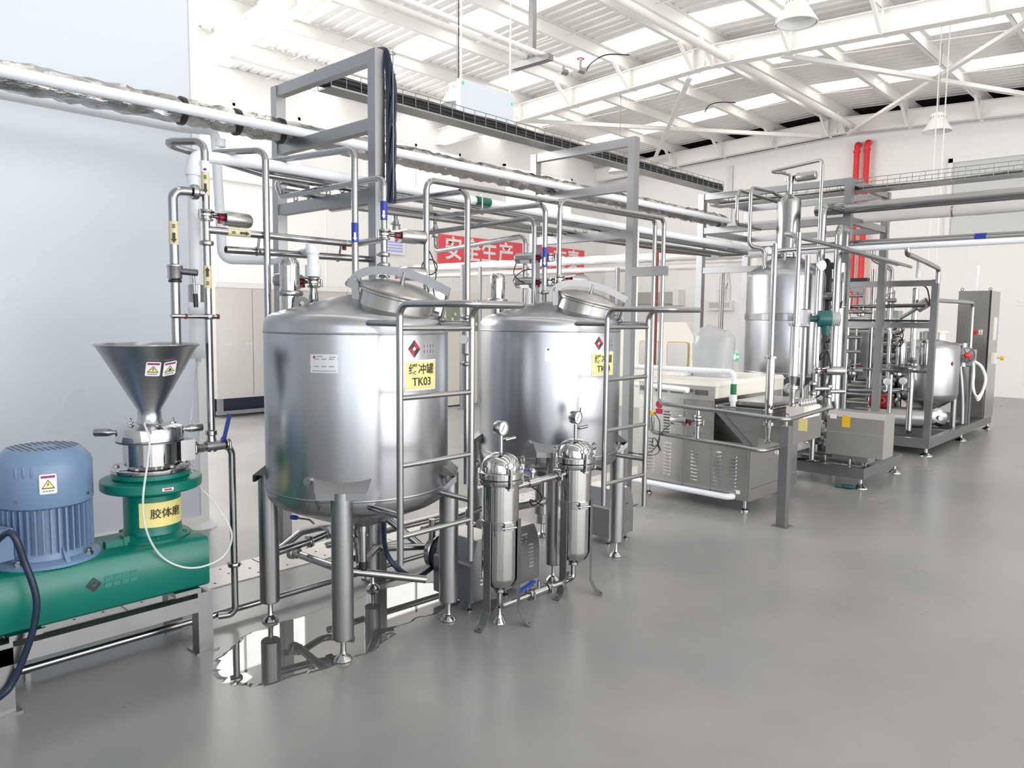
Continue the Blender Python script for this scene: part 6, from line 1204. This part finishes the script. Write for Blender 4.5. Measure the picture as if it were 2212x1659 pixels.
# ------------------------------------------------------------------ pipes of the rack that crosses to the right
def xp(lb, x, z, r, m, y0=4.5, y1=-2.5): return pipe('crossing_pipe', lb, [(x, y0, z), (x, y1, z)], r, m, None, 'pipe', 'pipes of the crossing rack')
xp('thick stainless pipe of the crossing rack, below the cable tray', 8.36, 2.785, 0.055, 'steel', 3.3)
o = build('foil_pipe', lumpy((8.9, 4.6, 2.745), (8.9, -2.5, 2.745), 0.06, 9, 14, 0.16, 0.05), 'quilt', base=(8.9, 1, 2.745)); tag(o, 'pale lagged pipe of the crossing rack, at the level of the middle crossbar', 'pipe')
for y in (2.1, 0.9, -0.3): strap(o, (8.9, y, 2.745), (0, 1, 0), 0.061, 'foil', 0.02)
o2 = xp('broad stainless pipe of the crossing rack beside the white pipe', 8.50, 2.41, 0.05, 'steel'); xp('dark stainless pipe of the crossing rack behind the broad one', 8.66, 2.43, 0.035, 'cast')
o3 = pipe('water_pipe', 'white plastic pipe of the crossing rack with a drop to the skid', [(8.36, 4.1, 2.36), (8.36, -2.5, 2.36)], 0.03, 'pvc')
build('drop', MB().tube([(8.36, 2.36, 2.36), (8.36, 2.36, 2.28), (9.2, 2.42, 2.26), (9.9, 2.45, 2.22), (9.9, 2.45, 2.05)], 0.027, 0.05, 12), 'steel', o3); build('drop', MB().tube([(9.6, 2.62, 2.35), (9.85, 2.65, 2.33), (9.85, 2.65, 2.12)], 0.026, 0.05, 12), 'pvc', o3)
for y in (2.95, 1.0): build('pipe_hanger', MB().cyl((8.36, y, 2.39), (8.36, y, 2.52), 0.009, 8), 'steel', o3)
sticker(o2, (8.5, 1.75, 2.41), (0, 1, 0), 0.05, 0.10, 'blueink', None, text=False)
# ------------------------------------------------------------------ far background
fd = mat('brushed_locker_steel', (0.68, 0.66, 0.63), 0.3, 0.85)
for i in range(3):
    x = 5.42 + 1.2 * i
    k = thing('steel_locker', ('stainless cupboard against the far left, beside the partition edge', 'stainless cupboard in the middle of the far left row', 'stainless cupboard at the right of the far left row')[i], 'cabinet', (x + 0.6, 11.6, 0), 'stainless cupboards in the far hall')
    build('carcass', MB().bb((x, 11.25, 0.30), (x + 1.19, 12.0, 2.10)), fd, k)
    build('top_strip', MB().bb((x, 11.22, 2.02), (x + 1.19, 11.25, 2.09)), 'white', k)
    for j in range(2):
        d_ = build('door', MB().bb((x + 0.02 + 0.58 * j + 0.2 * (1 - j) * 0, 11.225, 0.34), (x + 0.59 + 0.585 * j, 11.25, 2.0)), fd, k)
        for hx in ((0.12, 0.46) if j == 0 else (0.2,)): build('door_handle', MB().bb((x + 0.58 * j + hx, 11.21, 1.13), (x + 0.58 * j + hx + 0.12, 11.225, 1.165)), 'plate', d_)
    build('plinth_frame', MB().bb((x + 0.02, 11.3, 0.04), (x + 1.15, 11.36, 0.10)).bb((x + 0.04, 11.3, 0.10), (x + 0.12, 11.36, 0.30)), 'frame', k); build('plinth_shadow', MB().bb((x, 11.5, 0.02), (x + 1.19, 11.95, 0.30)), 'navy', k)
bn = build('banner', MB().bb((12.32, 13.93, 2.90), (18.05, 13.945, 3.60)), 'vinyl', base=(15.2, 13.94, 2.9)); tag(bn, 'red banner with white characters hung on the far wall', 'banner')
for i, ch in enumerate('安全生产人人有责'):
    textmesh('lettering', ch, 0.60, ((12.81, 13.442, 14.055, 14.679, 15.558, 16.234, 16.923, 17.536)[i], 13.928, 3.245), (1, 0, 0), (0, 0, 1), 'whiteink', bn, 0.012)
nb = build('notice_board', MB().bb((10.42, 13.94, 3.02), (11.3, 13.955, 3.36)), 'whiteink', base=(10.9, 13.94, 3.0)); tag(nb, 'small white notice with blue lines on the far wall, left of the banner', 'notice')
bl = mat('pale_blue_print', (0.42, 0.45, 0.95), 0.5)
for k in range(4): build('lettering', MB().bb((10.5, 13.935, 3.08 + 0.065 * k), (11.22, 13.939, 3.115 + 0.065 * k)), bl, nb)
# lagged pipes crossing the far hall
for i, (y, z, r) in enumerate(((0, 2.62, 0.075), (0.12, 2.47, 0.05))):
    o = build('lagged_pipe', lumpy((10.5 + y, 12.6, z), (10.5 + y, 4.85, z - 0.05), r, 20 + i, 14, 0.16, 0.12), 'quilt', base=(10.5, 9, z)); tag(o, ('upper pale lagged pipe crossing the far hall behind the tanks', 'lower pale lagged pipe crossing the far hall behind the tanks')[i], 'pipe')
rp = pipe('rust_red_pipe', 'rust-red painted pipe behind the white drop pipe, level with the rack', [(9.05, 5.75, 0.9), (9.05, 5.75, 2.56), (11.2, 5.78, 2.62)], 0.045, 'rust', 0.05)
for x, y, z0, z1 in ((9.0, 9.57, 0, 2.5), (9.56, 9.7, 0, 2.5), (10.5, 7.4, 0, 2.45), (10.5, 5.5, 0, 2.3)):
    o = build('hall_post', MB().cyl((x, y, z0), (x, y, z1), 0.035, 12).lathe((x, y, 0), (0, 0, 1), [(0.08, 0), (0.08, 0.01), (0.04, 0.012)], 12), 'frame', base=(x, y, 0)); tag(o, {9.0: 'slim steel post carrying the lagged pipes, seen left of the TK04 breather', 9.56: 'second slim steel post seen just left of the TK04 shell'}.get(x, 'slim steel post carrying the lagged pipes, seen right of the TK04 tank' if y > 6 else 'slim steel post of the lagged pipes, beside the rust-red pipe'), 'post')
for i, (x0, x1) in enumerate(((9.05, 9.42), (9.5, 9.85))):
    o = build('glass_door_cabinet', MB().bb((x0 - 0.04, 10.03, 0.02), (x1 + 0.04, 10.5, 2.05)), 'ivory', base=(x0, 10.2, 0)); tag(o, ('white cabinet with a green-tinted window between the two tanks, left one', 'white cabinet with a green-tinted window between the two tanks, right one')[i], 'cabinet')
    build('door_glass', MB().bb((x0, 10.02, 1.35), (x1, 10.03, 1.85)), mat('green_tinted_glass', (0.25, 0.30, 0.22), 0.15), o)
    for k in range(4): build('shelf_item', MB().bb((x0 + 0.05 + 0.07 * k, 10.012, 1.45 + 0.09 * (k % 3)), (x0 + 0.09 + 0.07 * k, 10.02, 1.50 + 0.09 * (k % 3))), 'whiteink', o)
fm = thing('filling_machine', 'cream machine enclosure with rounded windows, in the far hall right of TK04', 'machine', (12.0, 6.9, 0))
build('enclosure', MB().prism([(11.55, 8.2, 0), (11.55, 8.2, 1.55), (11.55, 6.7, 1.55), (11.55, 6.45, 1.18), (11.55, 6.45, 0)], (1.2, 0, 0)), 'ivory', fm)
build('base_band', MB().bb((11.53, 6.44, 1.20), (11.56, 8.2, 1.23)), 'orange', fm) if False else None
for y0, y1 in ((6.62, 7.05), (7.2, 7.62)):
    f = MB(); n = 24; pts = [((y0 + y1) / 2 + (y1 - y0) / 2 * max(-1, min(1, 1.35 * math.cos(2 * PI * k / n))), 1.0 + 0.22 * max(-1, min(1, 1.35 * math.sin(2 * PI * k / n)))) for k in range(n)]
    w_ = build('window_frame', MB().prism([(11.53, a, b) for a, b in pts], (0.02, 0, 0)), mat('amber_gasket', (0.62, 0.36, 0.10), 0.4), fm)
    build('window_pane', MB().prism([(11.522, (y0 + y1) / 2 + (a - (y0 + y1) / 2) * 0.93, 1.0 + (b - 1.0) * 0.93) for a, b in pts], (0.01, 0, 0)), 'cover', fm)
o = build('exit_sign', MB().bb((XB - 0.05, 9.44, 0.52), (XB - 0.002, 9.66, 0.70)), 'ledgreen', base=(XB, 9.55, 0.6)); tag(o, 'small lit green exit sign low on the back wall beside the plastic bag', 'sign'); build('figure', MB().bb((XB - 0.054, 9.56, 0.54), (XB - 0.05, 9.63, 0.68)).bb((XB - 0.054, 9.47, 0.58), (XB - 0.05, 9.53, 0.64)), 'glass_lit', o)
o = build('switch_box', MB().bb((XB - 0.12, 9.70, 1.86), (XB, 10.42, 2.12)), 'white', base=(XB, 10, 1.9)); tag(o, 'white electrical box with grey window on the back wall', 'box'); build('box_window', MB().bb((XB - 0.13, 9.76, 1.93), (XB - 0.12, 10.06, 2.08)).bb((XB - 0.13, 10.09, 1.93), (XB - 0.12, 10.36, 2.08)), 'cover', o)
for i in range(3):
    y = 9.82 + 0.14 * i; o = pipe('cable_conduit', 'pale conduit climbing the back wall above the electrical box', [(XB - 0.05, y, 2.12), (XB - 0.05, y, 2.5 - 0.05 * i), (XB - 0.05, 9.86, 2.7), (XB - 0.05, 9.86 + 0.05 * i, 5.72)], 0.022, 'white', 0.1, 'conduit', 'conduits above the electrical box')
o = build('wall_duct', MB().bb((XB - 0.3, 11.4, 2.05), (XB, 13.6, 2.38)), 'cover', base=(XB, 12.5, 2.0)); tag(o, 'long grey wall unit on the back wall behind TK04', 'wall unit'); build('end_cap', MB().bb((XB - 0.32, 11.22, 2.0), (XB, 11.4, 2.44)), 'white', o)
o = build('vent_elbow', MB().tube([(10.6, 4.98, 2.62), (10.6, 4.98, 1.70), (10.9, 4.85, 1.55)], 0.12, 0.2, 18), 'ivory', base=(10.6, 5, 1.6)); tag(o, 'cream ventilation elbow pipe left of the deaerator vessel', 'duct')
# red fire mains on the back wall
for i, (ya_, zt2) in enumerate(((6.59, 5.78), (6.36, 5.80))):
    o = pipe('fire_main', ('left red fire main rising up the back wall', 'right red fire main rising up the back wall')[i], [(XB - 0.06, ya_, zt2), (XB - 0.20, ya_, zt2), (XB - 0.20, ya_, 0.0)], 0.065, 'redpipe', 0.10); build('coupling', MB().cyl((XB - 0.20, ya_, zt2 - 0.20), (XB - 0.20, ya_, zt2 - 0.15), 0.08, 16), 'redpipe', o)
# ------------------------------------------------------------------ ceiling services
for i, (y, x1) in enumerate(((6.50, 7.85), (6.30, 7.95))):
    o = pipe('ceiling_pipe', ('left of two pale ceiling pipes ending in a capped valve', 'right of two pale ceiling pipes ending in a red-handled valve')[i], [(-2, y, 4.81), (x1, y, 4.81)], 0.034, 'steelw')
    for x in (4.4, 6.4): build('coupling', MB().cyl((x - 0.04, y, 4.81), (x + 0.04, y, 4.81), 0.04, 12), 'steelw', o)
    build('end_valve', MB().cyl((x1, y, 4.81), (x1 + 0.12, y, 4.81), 0.042, 12).cyl((x1 + 0.06, y, 4.81), (x1 + 0.06, y, 4.94), 0.018, 8), 'cast', o)
    if i: build('valve_wheel', MB().torus((x1 + 0.06, y, 4.95), (0, 0, 1), 0.04, 0.008, 16, 6), 'red', o)
o = thing('ceiling_hanger', 'square steel hanger holding the two ceiling pipes', 'bracket', (7.2, 6.42, 4.75)); build('drop_post', MB().bb((7.165, 6.385, 4.74), (7.235, 6.455, 6.5)), 'frame', o); build('hanger_bar', MB().bb((7.15, 6.12, 4.70), (7.25, 6.72, 4.77)), 'frame', o)
def lamp(x, y, z, s, label, m='white'):
    t = thing('high_bay_lamp', label, 'lamp', (x, y, z), 'high-bay lamps')
    build('shade', MB().lathe((x, y, z), (0, 0, 1), [(0.225 * s, 0.0), (0.235 * s, 0.004), (0.235 * s, 0.015), (0.12 * s, 0.20), (0.115 * s, 0.21), (0.11 * s, 0.205), (0.215 * s, 0.012)], 36, False), 'white', t)
    d = build('driver', MB().lathe((x, y, z), (0, 0, 1), [(0.05 * s, 0.08), (0.115 * s, 0.205), (0.12 * s, 0.22), (0.12 * s, 0.30), (0.10 * s, 0.31), (0.04 * s, 0.32), (0.01, 0.34)], 24), m, t)
    for k in range(18):
        a = 2 * PI * k / 18; build('cooling_rib', MB().box((x + 0.118 * s * math.cos(a), y + 0.118 * s * math.sin(a), z + 0.235), (0.012, 0.012, 0.03), a), 'plastic', d)
    build('lens', MB().lathe((x, y, z + 0.09), (0, 0, 1), [(0.165 * s, 0), (0.165 * s, 0.004), (0, 0.005)], 24), 'gauge', t)
    build('cord', MB().cyl((x, y, z + 0.33), (x, y, roofz(y) + 0.28), 0.006, 6), 'plastic', t)
lamp(8.75, 3.775, 4.97, 1.0, 'white high-bay lamp nearest the top edge, right of centre')
lamp(15.0, 3.86, 4.92, 1.0, 'white high-bay lamp hanging before the back wall, at the right')
lamp(7.85, 8.48, 4.72, 1.0, 'white high-bay lamp half hidden behind the hanging light box')
lamp(13.6, 9.6, 4.7, 1.0, 'white high-bay lamp far back above the banner wall')
lb = thing('light_box', 'white hanging sign box with small green lights, on two chains', 'sign', (5.3, 5.3, 3.5))
build('box', MB().bb((4.925, 5.27, 3.485), (5.645, 5.33, 3.795)), 'lightbox', lb)
for x, z in ((4.955, 3.755), (5.615, 3.70)): build('green_light', MB().box((x, 5.266, z), (0.014, 0.01, 0.03)), 'ledgreen', lb)
for x in (4.96, 5.62): build('chain', MB().cyl((x, 5.3, 3.795), (x, 5.3, 6.2), 0.008, 6), 'plate', lb)
o = build('conduit_drop', MB().cyl((4.925, 5.3, 3.80), (4.925, 5.3, 4.72), 0.005, 8), 'ink', base=(4.925, 5.3, 4)); tag(o, 'thin dark rod rising from the left end of the hanging sign box', 'rod')
for i, y in enumerate((3.60, 3.48)):
    o = build('pull_cord', MB().cyl((13.9, y, 2.6), (13.9, y, 6.48), 0.010, 6), 'white', base=(13.9, y, 3)); tag(o, ('left of two thin white cords hanging from the roof', 'right of two thin white cords hanging from the roof')[i], 'cord')
o = build('ceiling_cable', MB().curve([(10.9, 7.55, 6.0), (10.4, 7.65, 5.9), (10.2, 7.8, 5.75), (10.2, 7.9, 5.65)], 0.011, 6, 5), 'ink', base=(10.5, 7.7, 5.9)); tag(o, 'short black cable curling below the near rafter', 'cable')
o = build('ceiling_cable', MB().curve([(15.0, 7.7, 6.1), (14.6, 7.8, 6.05), (14.3, 7.9, 5.95), (14.2, 7.95, 5.8)], 0.012, 6, 5), 'ink', base=(14.5, 7.8, 5.9)); tag(o, 'short black cable curling below the roof in the last bay', 'cable')
